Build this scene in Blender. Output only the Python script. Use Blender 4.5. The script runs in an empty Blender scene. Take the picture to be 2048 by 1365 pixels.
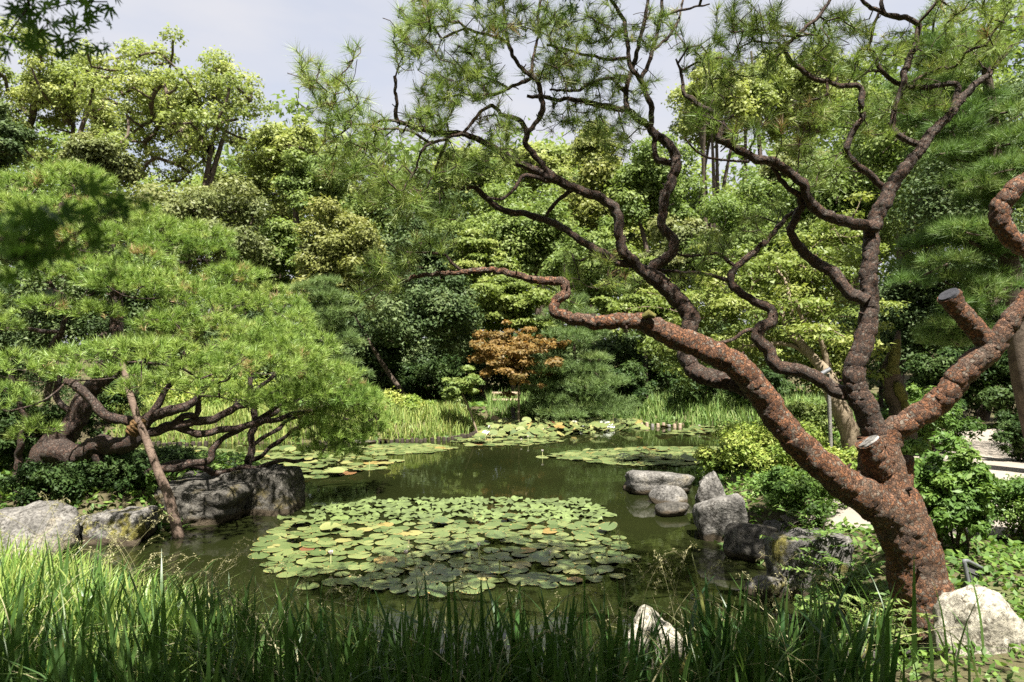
import bpy, math
import numpy as np
from mathutils import Vector, noise

# ------------------------------------------------------------------ camera, sky, sun, exposure
SC = bpy.context.scene
COL = SC.collection
F = 1365.0            # focal length in photo pixels (24 mm on a 36 mm wide frame, 2048 px)
HZ = 690.0            # horizon row of the photo
CAMH = 2.1            # eye height above the pond surface (z = 0)

cam_d = bpy.data.cameras.new('camera')
cam = bpy.data.objects.new('camera', cam_d)
COL.objects.link(cam)
cam.location = (0, 0, CAMH)
cam.rotation_euler = (math.radians(90), 0, 0)
cam_d.lens = 24.0
cam_d.sensor_width = 36.0
cam_d.shift_y = (HZ - 682.5) / 2048.0
cam_d.clip_start = 0.05
cam_d.clip_end = 2000
cam_d.dof.use_dof = True
cam_d.dof.focus_distance = 6.0
cam_d.dof.aperture_fstop = 4.0
SC.camera = cam

SUN = np.array([0.12, -0.39, 0.915]); SUN /= np.linalg.norm(SUN)
sun_el = math.asin(SUN[2])
sun_az = math.atan2(SUN[0], SUN[1])          # from +Y towards +X
world = bpy.data.worlds.new('World')
SC.world = world
world.use_nodes = True
wn = world.node_tree
wn.nodes.clear()
w_out = wn.nodes.new('ShaderNodeOutputWorld')
w_bg = wn.nodes.new('ShaderNodeBackground')
w_sky = wn.nodes.new('ShaderNodeTexSky')
w_sky.sky_type = 'NISHITA'
w_sky.sun_disc = False
w_sky.sun_elevation = sun_el
w_sky.sun_rotation = sun_az
w_sky.altitude = 50
w_sky.air_density = 1.0
w_sky.dust_density = 4.0
w_sky.ozone_density = 1.6
w_bg.inputs['Strength'].default_value = 0.070
w_mix = wn.nodes.new('ShaderNodeMix')               # thin even high haze over the blue
w_mix.data_type = 'RGBA'
w_tc = wn.nodes.new('ShaderNodeTexCoord')
w_map = wn.nodes.new('ShaderNodeMapping'); w_map.inputs['Scale'].default_value = (1.0, 1.0, 2.6)
w_ns = wn.nodes.new('ShaderNodeTexNoise')
w_ns.inputs['Scale'].default_value = 2.4; w_ns.inputs['Detail'].default_value = 5; w_ns.inputs['Roughness'].default_value = 0.5
w_rp = wn.nodes.new('ShaderNodeMapRange')
w_rp.inputs['From Min'].default_value = 0.36; w_rp.inputs['From Max'].default_value = 0.64
w_rp.inputs['To Min'].default_value = 0.55; w_rp.inputs['To Max'].default_value = 0.97
wn.links.new(w_tc.outputs['Generated'], w_map.inputs['Vector'])
wn.links.new(w_map.outputs[0], w_ns.inputs['Vector'])
wn.links.new(w_ns.outputs['Fac'], w_rp.inputs['Value'])
wn.links.new(w_rp.outputs[0], w_mix.inputs[0])
w_mix.inputs[7].default_value = (3.3, 3.3, 3.5, 1)
wn.links.new(w_sky.outputs[0], w_mix.inputs[6])
wn.links.new(w_mix.outputs[2], w_bg.inputs[0])
wn.links.new(w_bg.outputs[0], w_out.inputs[0])

sun_d = bpy.data.lights.new('sun', 'SUN')
sun_d.energy = 5.0
sun_d.angle = math.radians(0.53)
sun_d.color = (1.0, 0.955, 0.88)
sun = bpy.data.objects.new('sun', sun_d)
COL.objects.link(sun)
sun.rotation_euler = Vector(-SUN).to_track_quat('-Z', 'Y').to_euler()
sun.location = tuple(SUN * 60)

SC.view_settings.view_transform = 'Standard'
SC.view_settings.look = 'None'
SC.view_settings.gamma = 1.0
SC.view_settings.use_curve_mapping = False
SC.view_settings.exposure = 1.82
SC.render.engine = 'CYCLES'
SC.cycles.use_denoising = False
SC.cycles.max_bounces = 6
SC.cycles.diffuse_bounces = 1
SC.cycles.glossy_bounces = 3
SC.cycles.transmission_bounces = 2
SC.cycles.transparent_max_bounces = 4
SC.cycles.sample_clamp_indirect = 6.0

# ------------------------------------------------------------------ helpers
RNG = np.random.default_rng(7)
UP = np.array([0., 0., 1.])


def P(px, py, d):
    """photo pixel at depth d (metres along the view axis) -> world point"""
    return np.array([(px - 1024.0) * d / F, d, CAMH - (py - HZ) * d / F])


def G(px, py, z=0.0):
    """photo pixel lying on a horizontal plane at height z -> world point"""
    d = (CAMH - z) * F / (py - HZ)
    return P(px, py, d)


def unit(v):
    v = np.asarray(v, float)
    n = np.linalg.norm(v, axis=-1, keepdims=True)
    return v / np.maximum(n, 1e-9)


def rdir(rng, n):
    return unit(rng.normal(size=(n, 3)))


def sstep(a, b, x):
    t = np.clip((x - a) / (b - a), 0, 1)
    return t * t * (3 - 2 * t)


class MB:
    """collects polygons of any size and links them as one mesh object"""

    def __init__(self):
        self.v, self.loops, self.sizes, self.mi, self.att = [], [], [], [], []
        self.n = 0

    def add(self, V, faces, mat=0, att=None):
        V = np.asarray(V, float).reshape(-1, 3)
        faces = np.asarray(faces, int)
        self.v.append(V)
        self.loops.append((faces + self.n).ravel())
        m, k = faces.shape
        self.sizes.append(np.full(m, k))
        self.mi.append(np.full(m, mat))
        a = np.full(m, 0.5) if att is None else np.broadcast_to(np.asarray(att, float), (m,))
        self.att.append(a)
        self.n += len(V)

    def mesh(self, name, mats, smooth=False):
        V = np.concatenate(self.v)
        L = np.concatenate(self.loops)
        S = np.concatenate(self.sizes)
        me = bpy.data.meshes.new(name)
        me.vertices.add(len(V))
        me.vertices.foreach_set('co', V.astype(np.float32).ravel())
        me.loops.add(len(L))
        me.loops.foreach_set('vertex_index', L.astype(np.int32))
        me.polygons.add(len(S))
        st = np.concatenate([[0], np.cumsum(S)[:-1]])
        me.polygons.foreach_set('loop_start', st.astype(np.int32))
        me.polygons.foreach_set('material_index', np.concatenate(self.mi).astype(np.int32))
        if smooth:
            me.polygons.foreach_set('use_smooth', np.ones(len(S), bool))
        a = me.attributes.new('v', 'FLOAT', 'FACE')
        a.data.foreach_set('value', np.concatenate(self.att).astype(np.float32))
        for m in (mats if isinstance(mats, (list, tuple)) else [mats]):
            me.materials.append(m)
        me.update(calc_edges=True)
        return me

    def build(self, name, mats, parent=None, smooth=False, origin=None):
        if origin is not None:
            self.v = [v - np.asarray(origin) for v in self.v]
        o = bpy.data.objects.new(name, self.mesh(name, mats, smooth))
        COL.objects.link(o)
        if origin is not None:
            o.location = tuple(origin)
        if parent is not None:
            o.parent = parent
            if origin is None:
                o.location = tuple(-Vector(parent.location))
        return o


def tag(o, label=None, cat=None, group=None, kind=None):
    if label: o['label'] = label
    if cat: o['category'] = cat
    if group: o['group'] = group
    if kind: o['kind'] = kind
    return o


def thing(name, loc, label, cat, group=None):
    o = bpy.data.objects.new(name, None)
    o.empty_display_size = 0.2
    COL.objects.link(o)
    o.location = tuple(float(c) for c in loc)
    return tag(o, label, cat, group)


def spline(pts, step):
    """Catmull-Rom through rows of any width; resampled to about `step` in the first three columns"""
    p = np.asarray(pts, float)
    if len(p) < 2:
        return p
    q = np.vstack([2 * p[0] - p[1], p, 2 * p[-1] - p[-2]])
    out = []
    for i in range(1, len(q) - 2):
        n = max(1, int(np.linalg.norm(q[i + 1, :3] - q[i, :3]) / step))
        t = (np.arange(n) / n)[:, None]
        a, b, c, d = q[i - 1], q[i], q[i + 1], q[i + 2]
        out.append(0.5 * (2 * b + (c - a) * t + (2 * a - 5 * b + 4 * c - d) * t ** 2 + (3 * b - a - 3 * c + d) * t ** 3))
    out.append(p[-1:])
    return np.vstack(out)


def tube(mb, path, rad, seg=8, mat=0, att=None, knob=0.0, nscale=9.0, cap=True, plate=0.0, pscale=26.0):
    path = np.asarray(path, float)
    n = len(path)
    if n < 2:
        return
    rad = np.broadcast_to(np.asarray(rad, float), (n,))
    T = unit(np.gradient(path, axis=0))
    nrm = np.cross(T[0], [0.3, 0.9, 0.2]); nrm = unit(nrm)
    N = np.zeros_like(path)
    for i in range(n):
        nrm = nrm - T[i] * np.dot(nrm, T[i])
        nrm = unit(nrm)
        N[i] = nrm
    B = np.cross(T, N)
    a = np.arange(seg) * 2 * np.pi / seg
    ring = N[:, None, :] * np.cos(a)[None, :, None] + B[:, None, :] * np.sin(a)[None, :, None]
    R = np.repeat(rad[:, None], seg, 1)
    if knob > 0:
        base = path[:, None, :] + ring * R[:, :, None]
        fl = base.reshape(-1, 3)
        d1 = np.array([noise.noise(Vector(p * nscale)) + 0.55 * noise.noise(Vector(p * nscale * 2.7)) + 0.4 * noise.noise(Vector(p * nscale * 6.5)) for p in fl]).reshape(n, seg)
        R = R * (1 + knob * d1)
    fv = None
    if plate > 0:                         # bark plates: cells stretched along the limb, proud of the cracks
        base = path[:, None, :] + ring * R[:, :, None]
        q = base - 0.55 * T[:, None, :] * np.sum(base * T[:, None, :], -1, keepdims=True)
        q = q.reshape(-1, 3) * pscale
        hgt = np.zeros(len(q)); pf = np.zeros(len(q))
        for k_ in range(len(q)):
            p_ = Vector(q[k_])
            p_ += noise.noise_vector(p_ * 0.8) * 0.5
            dd, pp = noise.voronoi(p_)
            e_ = min(1.0, max(0.0, (dd[1] - dd[0]) / 0.32))
            pf[k_] = e_
            hgt[k_] = e_ * (0.45 + 0.9 * abs(math.sin(pp[0].x * 12.9 + pp[0].y * 78.2 + pp[0].z * 37.7)))
        R = R + plate * hgt.reshape(n, seg)
        fv = pf.reshape(n, seg)
    V = (path[:, None, :] + ring * R[:, :, None]).reshape(-1, 3)
    i = np.arange(n - 1)[:, None] * seg
    j = np.arange(seg)[None, :]
    j2 = (j + 1) % seg
    q = np.stack([i + j, i + j2, i + seg + j2, i + seg + j], -1).reshape(-1, 4)
    if fv is not None:
        fv = (fv[:-1] + fv[1:] + np.roll(fv, -1, 1)[:-1] + np.roll(fv, -1, 1)[1:]).ravel() / 4
    else:
        fv = att
    mb.add(V, q, mat, fv)
    if cap:
        for k, flip in ((0, True), (n - 1, False)):
            ringv = V[k * seg:(k + 1) * seg]
            c = path[k]
            f = np.stack([np.full(seg, seg), np.arange(seg), (np.arange(seg) + 1) % seg], -1)
            if flip: f = f[:, ::-1]
            mb.add(np.vstack([ringv, c]), f, mat, att)


def tri_leaves(mb, C, N, L, W, rng, att=None):
    n = len(C)
    T = rdir(rng, n); T = unit(T - N * np.sum(T * N, 1, keepdims=True)); S = np.cross(N, T)
    L = np.broadcast_to(L, (n,))[:, None]; W = np.broadcast_to(W, (n,))[:, None]
    V = np.stack([C - T * L * .4 - S * W * .5, C - T * L * .3 + S * W * .5, C + T * L * .6], 1).reshape(-1, 3)
    mb.add(V, np.arange(3 * n).reshape(n, 3), 0, att)


def leaves(mb, C, N, L, W, rng, mat=0, att=None, T=None, fold=0.0):
    """rhombic leaves: centre, normal, length, width"""
    n = len(C)
    L = np.broadcast_to(L, (n,))[:, None]; W = np.broadcast_to(W, (n,))[:, None]
    if T is None:
        T = rdir(rng, n)
    T = unit(T - N * np.sum(T * N, 1, keepdims=True))
    S = np.cross(N, T)
    V = np.stack([C - T * L * .5, C - T * L * .05 + S * W * .5 + N * W * fold, C + T * L * .5, C - T * L * .05 - S * W * .5 + N * W * fold], 1).reshape(-1, 3)
    f = np.arange(4 * n).reshape(n, 4)
    mb.add(V, f, mat, att)


def needles(mb, tip, dirn, k, L, rng, width=0.003, lo=20, hi=75, shoot=0.08, mat=0, att=None, droop=0.0):
    """tufts of pine needles: k thin triangles round every shoot end"""
    n = len(tip)
    tip = np.repeat(tip, k, 0); D = np.repeat(unit(dirn), k, 0)
    a = rng.random(n * k) * 2 * np.pi
    r = rdir(rng, n * k)
    perp = unit(np.cross(D, r))
    ang = np.radians(lo + (hi - lo) * rng.random(n * k))[:, None]
    nd = unit(D * np.cos(ang) + perp * np.sin(ang))
    nd[:, 2] -= droop
    base = tip - D * (shoot * rng.random(n * k))[:, None]
    ln = (L * (0.7 + 0.45 * rng.random(n * k)))[:, None]
    side = unit(np.cross(nd, rdir(rng, n * k))) * (width * 0.5)
    V = np.stack([base - side, base + side, base + nd * ln], 1).reshape(-1, 3)
    if att is None:
        att = rng.random(n)
    att = np.clip(np.repeat(att, k) + rng.normal(0, .07, n * k), 0, 1)
    mb.add(V, np.arange(3 * n * k).reshape(-1, 3), mat, att)


# ------------------------------------------------------------------ materials
def nt(name):
    m = bpy.data.materials.new(name)
    m.use_nodes = True
    t = m.node_tree
    t.nodes.clear()
    out = t.nodes.new('ShaderNodeOutputMaterial')
    return m, t, out


def ramp(t, stops, fac=None):
    r = t.nodes.new('ShaderNodeValToRGB')
    e = r.color_ramp.elements
    while len(e) < len(stops): e.new(0.5)
    for i, (p, c) in enumerate(stops):
        e[i].position = p
        e[i].color = (*c, 1)
    if fac is not None: t.links.new(fac, r.inputs[0])
    return r


def tex_noise(t, scale, detail=4, rough=0.55, vec=None, dist=0.0):
    n = t.nodes.new('ShaderNodeTexNoise')
    n.inputs['Scale'].default_value = scale
    n.inputs['Detail'].default_value = detail
    n.inputs['Roughness'].default_value = rough
    n.inputs['Distortion'].default_value = dist
    if vec is not None: t.links.new(vec, n.inputs['Vector'])
    return n


def mixc(t, fac, a, b, mode='MIX'):
    m = t.nodes.new('ShaderNodeMix')
    m.data_type = 'RGBA'
    m.blend_type = mode
    for s, v in ((0, fac), (6, a), (7, b)):
        if hasattr(v, 'links'): t.links.new(v, m.inputs[s])
        elif s == 0: m.inputs[0].default_value = v
        else: m.inputs[s].default_value = (*v, 1)
    return m.outputs[2]


def leaf_mat(name, stops, trans=0.35, rough=0.5, spec=0.25, tint=(1.15, 1.2, 0.7), objrand=False):
    m, t, out = nt(name)
    if objrand:
        src = t.nodes.new('ShaderNodeObjectInfo').outputs['Random']
    else:
        at = t.nodes.new('ShaderNodeAttribute'); at.attribute_name = 'v'
        src = at.outputs['Fac']
    r = ramp(t, stops, src)
    b = t.nodes.new('ShaderNodeBsdfPrincipled')
    b.inputs['Roughness'].default_value = rough
    b.inputs['Specular IOR Level'].default_value = spec
    t.links.new(r.outputs[0], b.inputs['Base Color'])
    tr = t.nodes.new('ShaderNodeBsdfTranslucent')
    t.links.new(mixc(t, 1.0, r.outputs[0], tint, 'MULTIPLY'), tr.inputs['Color'])
    mx = t.nodes.new('ShaderNodeMixShader')
    mx.inputs[0].default_value = trans
    t.links.new(b.outputs[0], mx.inputs[1]); t.links.new(tr.outputs[0], mx.inputs[2])
    t.links.new(mx.outputs[0], out.inputs[0])
    return m


def surf_mat(name, stops, scale=3.0, detail=6, rough=0.85, bump=0.3, bscale=None, spec=0.25, second=None, dist=0.02, tex='noise', objco=True, wet=False):
    m, t, out = nt(name)
    tc = t.nodes.new('ShaderNodeTexCoord')
    vec = tc.outputs['Object'] if objco else tc.outputs['Generated']
    n = tex_noise(t, scale, detail, 0.62, vec)
    r = ramp(t, stops, n.outputs['Fac'])
    col = r.outputs[0]
    if second:                                   # (scale, threshold lo, hi, colour)
        sc_, lo, hi, c2 = second
        n2 = tex_noise(t, sc_, 5, 0.65, vec)
        mr = ramp(t, [(lo, (0, 0, 0)), (hi, (1, 1, 1))], n2.outputs['Fac'])
        col = mixc(t, mr.outputs[0], col, c2)
    if wet:                                      # lichen flecks, dark pits and a damp tide mark above the pond surface
        n4 = tex_noise(t, 38, 4, 0.7, vec)
        pit = ramp(t, [(0.36, (0.45, 0.44, 0.42)), (0.5, (1, 1, 1)), (0.66, (1.5, 1.5, 1.45))], n4.outputs['Fac'])
        col = mixc(t, 1.0, col, pit.outputs[0], 'MULTIPLY')
        vo = t.nodes.new('ShaderNodeTexVoronoi'); vo.feature = 'DISTANCE_TO_EDGE'; vo.inputs['Scale'].default_value = 3.2
        wn_ = tex_noise(t, 5, 4, .6, vec)
        mv = t.nodes.new('ShaderNodeMix'); mv.data_type = 'VECTOR'; mv.inputs[0].default_value = 0.35
        t.links.new(vec, mv.inputs[4]); t.links.new(wn_.outputs['Color'], mv.inputs[5]); t.links.new(mv.outputs[1], vo.inputs['Vector'])
        ck = ramp(t, [(0.0, (0.3, 0.28, 0.25)), (0.025, (1, 1, 1))], vo.outputs['Distance'])
        col = mixc(t, 1.0, col, ck.outputs[0], 'MULTIPLY')
        gp = t.nodes.new('ShaderNodeNewGeometry')
        sx = t.nodes.new('ShaderNodeSeparateXYZ'); t.links.new(gp.outputs['Position'], sx.inputs[0])
        ma = t.nodes.new('ShaderNodeMath'); ma.operation = 'MULTIPLY_ADD'
        t.links.new(n.outputs['Fac'], ma.inputs[0]); ma.inputs[1].default_value = -0.12; t.links.new(sx.outputs[2], ma.inputs[2])
        wr = ramp(t, [(0.0, (1, 1, 1)), (0.03, (0, 0, 0))], ma.outputs[0])
        col = mixc(t, wr.outputs[0], col, (0.055, 0.042, 0.026))
    b = t.nodes.new('ShaderNodeBsdfPrincipled')
    b.inputs['Roughness'].default_value = rough
    b.inputs['Specular IOR Level'].default_value = spec
    t.links.new(col, b.inputs['Base Color'])
    if bump:
        n3 = tex_noise(t, bscale or scale * 4, 8, 0.7, vec)
        bp = t.nodes.new('ShaderNodeBump')
        bp.inputs['Strength'].default_value = bump
        bp.inputs['Distance'].default_value = dist
        t.links.new(n3.outputs['Fac'], bp.inputs['Height'])
        t.links.new(bp.outputs[0], b.inputs['Normal'])
    t.links.new(b.outputs[0], out.inputs[0])
    return m


def bark_mat(name, plate, crack, grey, scale=26.0, greyamt=(0.45, 0.7), bump=0.8, dist=0.010):
    """plated bark: the face value v is 0 in the cracks between plates and 1 on top of a plate"""
    m, t, out = nt(name)
    tc = t.nodes.new('ShaderNodeTexCoord')
    vec = tc.outputs['Object']
    at = t.nodes.new('ShaderNodeAttribute'); at.attribute_name = 'v'
    fine = tex_noise(t, scale * 3.0, 6, 0.75, vec, 0.5)
    big = tex_noise(t, 3.4, 5, 0.62, vec)
    wz = tex_noise(t, scale * 0.5, 4, 0.65, vec)
    wv = t.nodes.new('ShaderNodeMix'); wv.data_type = 'VECTOR'; wv.inputs[0].default_value = 0.05
    t.links.new(vec, wv.inputs[4]); t.links.new(wz.outputs['Color'], wv.inputs[5])
    vo = t.nodes.new('ShaderNodeTexVoronoi'); vo.feature = 'DISTANCE_TO_EDGE'; vo.inputs['Scale'].default_value = scale
    vc = t.nodes.new('ShaderNodeTexVoronoi'); vc.inputs['Scale'].default_value = scale
    t.links.new(wv.outputs[1], vo.inputs['Vector']); t.links.new(wv.outputs[1], vc.inputs['Vector'])
    sep = t.nodes.new('ShaderNodeSeparateColor'); t.links.new(vc.outputs['Color'], sep.inputs[0])
    pl = ramp(t, [(0.0, tuple(c * .35 for c in plate)), (0.35, tuple(c * .8 for c in plate)), (0.7, tuple(c * 1.25 for c in plate)), (0.88, tuple(c * .75 for c in grey)), (1.0, tuple(c * 1.05 for c in grey))], sep.outputs[0])
    gm = ramp(t, [(greyamt[0], (0, 0, 0)), (greyamt[1], (0.8, 0.8, 0.8))], big.outputs['Fac'])
    c1 = mixc(t, gm.outputs[0], pl.outputs[0], tuple(c * .62 for c in grey))
    fr = ramp(t, [(0.3, (0.6, 0.6, 0.6)), (0.5, (1, 1, 1)), (0.68, (1.35, 1.35, 1.35))], fine.outputs['Fac'])
    c2 = mixc(t, 1.0, c1, fr.outputs[0], 'MULTIPLY')
    pm = ramp(t, [(0.05, (0.35, 0.35, 0.35)), (0.45, (1, 1, 1))], at.outputs['Fac'])
    mid = ramp(t, [(0.0, (0.1, 0.1, 0.1)), (0.13, (1, 1, 1))], vo.outputs['Distance'])
    pmm = mixc(t, 1.0, pm.outputs[0], mid.outputs[0], 'MULTIPLY')
    c3 = mixc(t, pmm, crack, c2)
    b = t.nodes.new('ShaderNodeBsdfPrincipled')
    b.inputs['Roughness'].default_value = 0.7
    b.inputs['Specular IOR Level'].default_value = 0.35
    t.links.new(c3, b.inputs['Base Color'])
    add = t.nodes.new('ShaderNodeMath'); add.operation = 'MULTIPLY_ADD'
    t.links.new(fine.outputs['Fac'], add.inputs[0]); add.inputs[1].default_value = 0.6
    t.links.new(mid.outputs[0], add.inputs[2])
    bp = t.nodes.new('ShaderNodeBump')
    bp.inputs['Strength'].default_value = bump
    bp.inputs['Distance'].default_value = dist
    t.links.new(add.outputs[0], bp.inputs['Height'])
    t.links.new(bp.outputs[0], b.inputs['Normal'])
    t.links.new(b.outputs[0], out.inputs[0])
    return m


M = {}
M['bark_red'] = bark_mat('red_pine_bark', (0.165, 0.070, 0.030), (0.028, 0.014, 0.008), (0.155, 0.122, 0.090), 52, (0.50, 0.72))
M['bark_brown'] = bark_mat('brown_pine_bark', (0.070, 0.035, 0.019), (0.014, 0.009, 0.006), (0.105, 0.085, 0.066), 60, (0.52, 0.74))
M['bark_dark'] = bark_mat('shaded_pine_bark', (0.058, 0.032, 0.021), (0.014, 0.009, 0.007), (0.10, 0.078, 0.062), 40, (0.52, 0.74))  # shade below the left crown is put into this bark colour
M['bark_far'] = surf_mat('grey_brown_bark', [(0.3, (0.045, 0.033, 0.024)), (0.7, (0.13, 0.10, 0.075))], 7, bump=0.6)
M['bark_pale'] = surf_mat('pale_tan_bark', [(0.3, (0.11, 0.085, 0.055)), (0.7, (0.27, 0.215, 0.145))], 8, bump=0.6)
M['cut_pale'] = surf_mat('weathered_cut_wood', [(0.3, (0.12, 0.115, 0.11)), (0.62, (0.27, 0.26, 0.25))], 30, bump=0.4, second=(14, .62, .66, (0.06, .05, .045)))
# growth rings and drying cracks on the sawn faces
for nm_, c_lo, c_hi in (('cut_pale', (0.10, 0.095, 0.09), (0.27, 0.26, 0.245)),):
    m, t, out = nt('sawn_end_grain')
    tc = t.nodes.new('ShaderNodeTexCoord')
    nz_ = tex_noise(t, 30, 4, .6, tc.outputs['Object'])
    ln_ = t.nodes.new('ShaderNodeVectorMath'); ln_.operation = 'LENGTH'; t.links.new(tc.outputs['Object'], ln_.inputs[0])
    ma = t.nodes.new('ShaderNodeMath'); ma.operation = 'MULTIPLY_ADD'; t.links.new(ln_.outputs['Value'], ma.inputs[0]); ma.inputs[1].default_value = 620; t.links.new(nz_.outputs['Fac'], ma.inputs[2])
    si = t.nodes.new('ShaderNodeMath'); si.operation = 'SINE'; t.links.new(ma.outputs[0], si.inputs[0])
    rg_ = ramp(t, [(0.2, c_lo), (0.9, c_hi)], si.outputs[0])
    hole = ramp(t, [(0.012, (0.15, 0.13, 0.12)), (0.02, (1, 1, 1))], ln_.outputs['Value'])
    blot = ramp(t, [(0.4, (0.55, 0.53, 0.5)), (0.6, (1.15, 1.15, 1.15))], nz_.outputs['Fac'])
    cc = mixc(t, 1.0, mixc(t, 1.0, rg_.outputs[0], hole.outputs[0], 'MULTIPLY'), blot.outputs[0], 'MULTIPLY')
    b = t.nodes.new('ShaderNodeBsdfPrincipled'); b.inputs['Roughness'].default_value = .8
    t.links.new(cc, b.inputs['Base Color']); t.links.new(b.outputs[0], out.inputs[0])
    M[nm_] = m
M['cut_dark'] = surf_mat('sealed_cut_wood', [(0.3, (0.012, 0.012, 0.014)), (0.7, (0.05, 0.05, 0.056))], 22, bump=0.4, rough=0.5)
M['moss'] = surf_mat('moss', [(0.3, (0.06, 0.065, 0.015)), (0.7, (0.22, 0.20, 0.05))], 40, bump=1.0)
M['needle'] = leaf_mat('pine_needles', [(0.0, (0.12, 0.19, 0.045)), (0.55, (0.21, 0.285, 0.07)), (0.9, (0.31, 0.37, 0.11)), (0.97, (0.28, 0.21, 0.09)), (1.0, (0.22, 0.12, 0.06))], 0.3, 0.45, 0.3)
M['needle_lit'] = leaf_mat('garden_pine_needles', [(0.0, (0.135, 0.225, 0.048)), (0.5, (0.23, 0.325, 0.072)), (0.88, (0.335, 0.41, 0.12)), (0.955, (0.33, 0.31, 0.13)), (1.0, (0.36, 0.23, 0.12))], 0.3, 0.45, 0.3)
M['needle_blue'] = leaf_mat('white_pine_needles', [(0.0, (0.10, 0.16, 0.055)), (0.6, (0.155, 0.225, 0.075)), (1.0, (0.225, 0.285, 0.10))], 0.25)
M['needle_dark'] = leaf_mat('shaded_pine_needles', [(0.0, (0.07, 0.13, 0.035)), (0.6, (0.12, 0.20, 0.05)), (1.0, (0.21, 0.27, 0.085))], 0.25)  # shade on the right-hand pine put into the needle colour


def lm(name, a, b, c, trans=0.35, **k):
    M[name] = leaf_mat(name, [(0.0, a), (0.5, b), (1.0, c)], trans, **k)


lm('camphor_leaves', (0.16, 0.21, 0.06), (0.25, 0.295, 0.09), (0.37, 0.39, 0.135), 0.4)
lm('cedar_leaves', (0.11, 0.135, 0.035), (0.18, 0.205, 0.05), (0.27, 0.275, 0.075), 0.3)
lm('olive_leaves', (0.10, 0.125, 0.045), (0.16, 0.185, 0.065), (0.235, 0.245, 0.09), 0.3)
lm('golden_leaves', (0.12, 0.14, 0.04), (0.185, 0.20, 0.055), (0.265, 0.26, 0.08), 0.3)
lm('evergreen_leaves', (0.030, 0.052, 0.018), (0.058, 0.092, 0.030), (0.15, 0.19, 0.075), 0.2, rough=0.55, spec=0.15)  # dark evergreen green, deepened further to stand for black shade
lm('mid_leaves', (0.10, 0.155, 0.04), (0.155, 0.215, 0.055), (0.24, 0.29, 0.085), 0.38)
lm('lime_leaves', (0.105, 0.15, 0.032), (0.175, 0.225, 0.048), (0.28, 0.30, 0.085), 0.36)
lm('orange_leaves', (0.12, 0.105, 0.035), (0.22, 0.14, 0.043), (0.29, 0.205, 0.065), 0.4, tint=(1.2, 0.95, 0.6))
lm('rust_leaves', (0.25, 0.10, 0.06), (0.34, 0.15, 0.09), (0.40, 0.22, 0.12), 0.3, tint=(1.2, 0.95, 0.6))
lm('azalea_leaves', (0.10, 0.17, 0.03), (0.20, 0.27, 0.05), (0.37, 0.38, 0.10), 0.35)
lm('shrub_leaves', (0.055, 0.11, 0.025), (0.10, 0.18, 0.035), (0.18, 0.26, 0.06), 0.35)
lm('shaded_shrub_leaves', (0.022, 0.045, 0.014), (0.042, 0.075, 0.02), (0.08, 0.12, 0.036), 0.25, spec=.12)  # shade of the dark hollows painted into the leaf colour
lm('maple_leaves', (0.05, 0.11, 0.022), (0.08, 0.16, 0.03), (0.12, 0.21, 0.04), 0.4)
lm('reed_blades', (0.16, 0.24, 0.06), (0.25, 0.325, 0.085), (0.38, 0.38, 0.13), 0.35)
lm('cool_reed_blades', (0.13, 0.225, 0.065), (0.21, 0.315, 0.09), (0.32, 0.39, 0.14), 0.35)
lm('grass_blades', (0.045, 0.10, 0.024), (0.08, 0.15, 0.036), (0.17, 0.22, 0.065), 0.4, rough=0.4, spec=0.4)
lm('sunlit_grass_blades', (0.14, 0.245, 0.05), (0.235, 0.345, 0.075), (0.38, 0.42, 0.13), 0.45, rough=0.4, spec=0.4)  # lit copy of the grass: sunshine on the left bank as colour
lm('seed_heads', (0.26, 0.24, 0.12), (0.38, 0.35, 0.19), (0.5, 0.46, 0.28), 0.4)
M['iris'] = leaf_mat('shaded_iris_leaves', [(0.0, (0.03, 0.085, 0.022)), (0.6, (0.055, 0.13, 0.03)), (0.93, (0.10, 0.185, 0.045)), (1.0, (0.28, 0.25, 0.07))], 0.4, 0.38, 0.45, objrand=True)  # kept dark so the colour carries some of the front shade
M['iris_lit'] = leaf_mat('sunlit_iris_leaves', [(0.0, (0.14, 0.255, 0.05)), (0.6, (0.24, 0.35, 0.07)), (0.9, (0.37, 0.43, 0.11)), (1.0, (0.46, 0.41, 0.15))], 0.45, 0.4, 0.4, objrand=True)  # lit copy of the iris leaves, sunlight put into the colour
STONE = [(0.3, (0.05, 0.047, 0.042)), (0.5, (0.125, 0.118, 0.108)), (0.7, (0.215, 0.204, 0.188))]
M['stone'] = surf_mat('grey_stone', STONE, 5, bump=0.8, bscale=26, dist=0.03, second=(2.6, .55, .7, (0.16, .135, .09)), wet=True)
M['stone_pale'] = surf_mat('pale_stone', [(0.3, (0.17, 0.155, 0.12)), (0.5, (0.32, 0.295, 0.24)), (0.7, (0.42, 0.39, 0.32))], 5, bump=0.8, bscale=26, dist=0.03, second=(4.5, .58, .64, (0.10, .09, .065)), wet=True)
M['stone_moss'] = surf_mat('mossy_stone', STONE, 6, bump=0.9, bscale=28, dist=0.03, second=(3.6, .50, .60, (0.14, .125, .03)), wet=True)
M['stone_dark'] = surf_mat('dark_stone', [(0.3, (0.025, 0.023, 0.019)), (0.5, (0.062, 0.057, 0.048)), (0.7, (0.14, 0.13, 0.115))], 5, bump=0.9, bscale=24, dist=0.03, second=(3.4, .56, .68, (0.10, .08, .03)), wet=True)
M['soil'] = surf_mat('bank_soil', [(0.3, (0.045, 0.036, 0.02)), (0.55, (0.085, 0.075, 0.035)), (0.75, (0.10, 0.13, 0.04))], 1.6, bump=0.7, bscale=14, dist=0.05)
M['sand'] = surf_mat('sandy_gravel', [(0.3, (0.20, 0.175, 0.14)), (0.7, (0.30, 0.265, 0.22))], 2.2, bump=0.5, bscale=90, dist=0.02)
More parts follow.
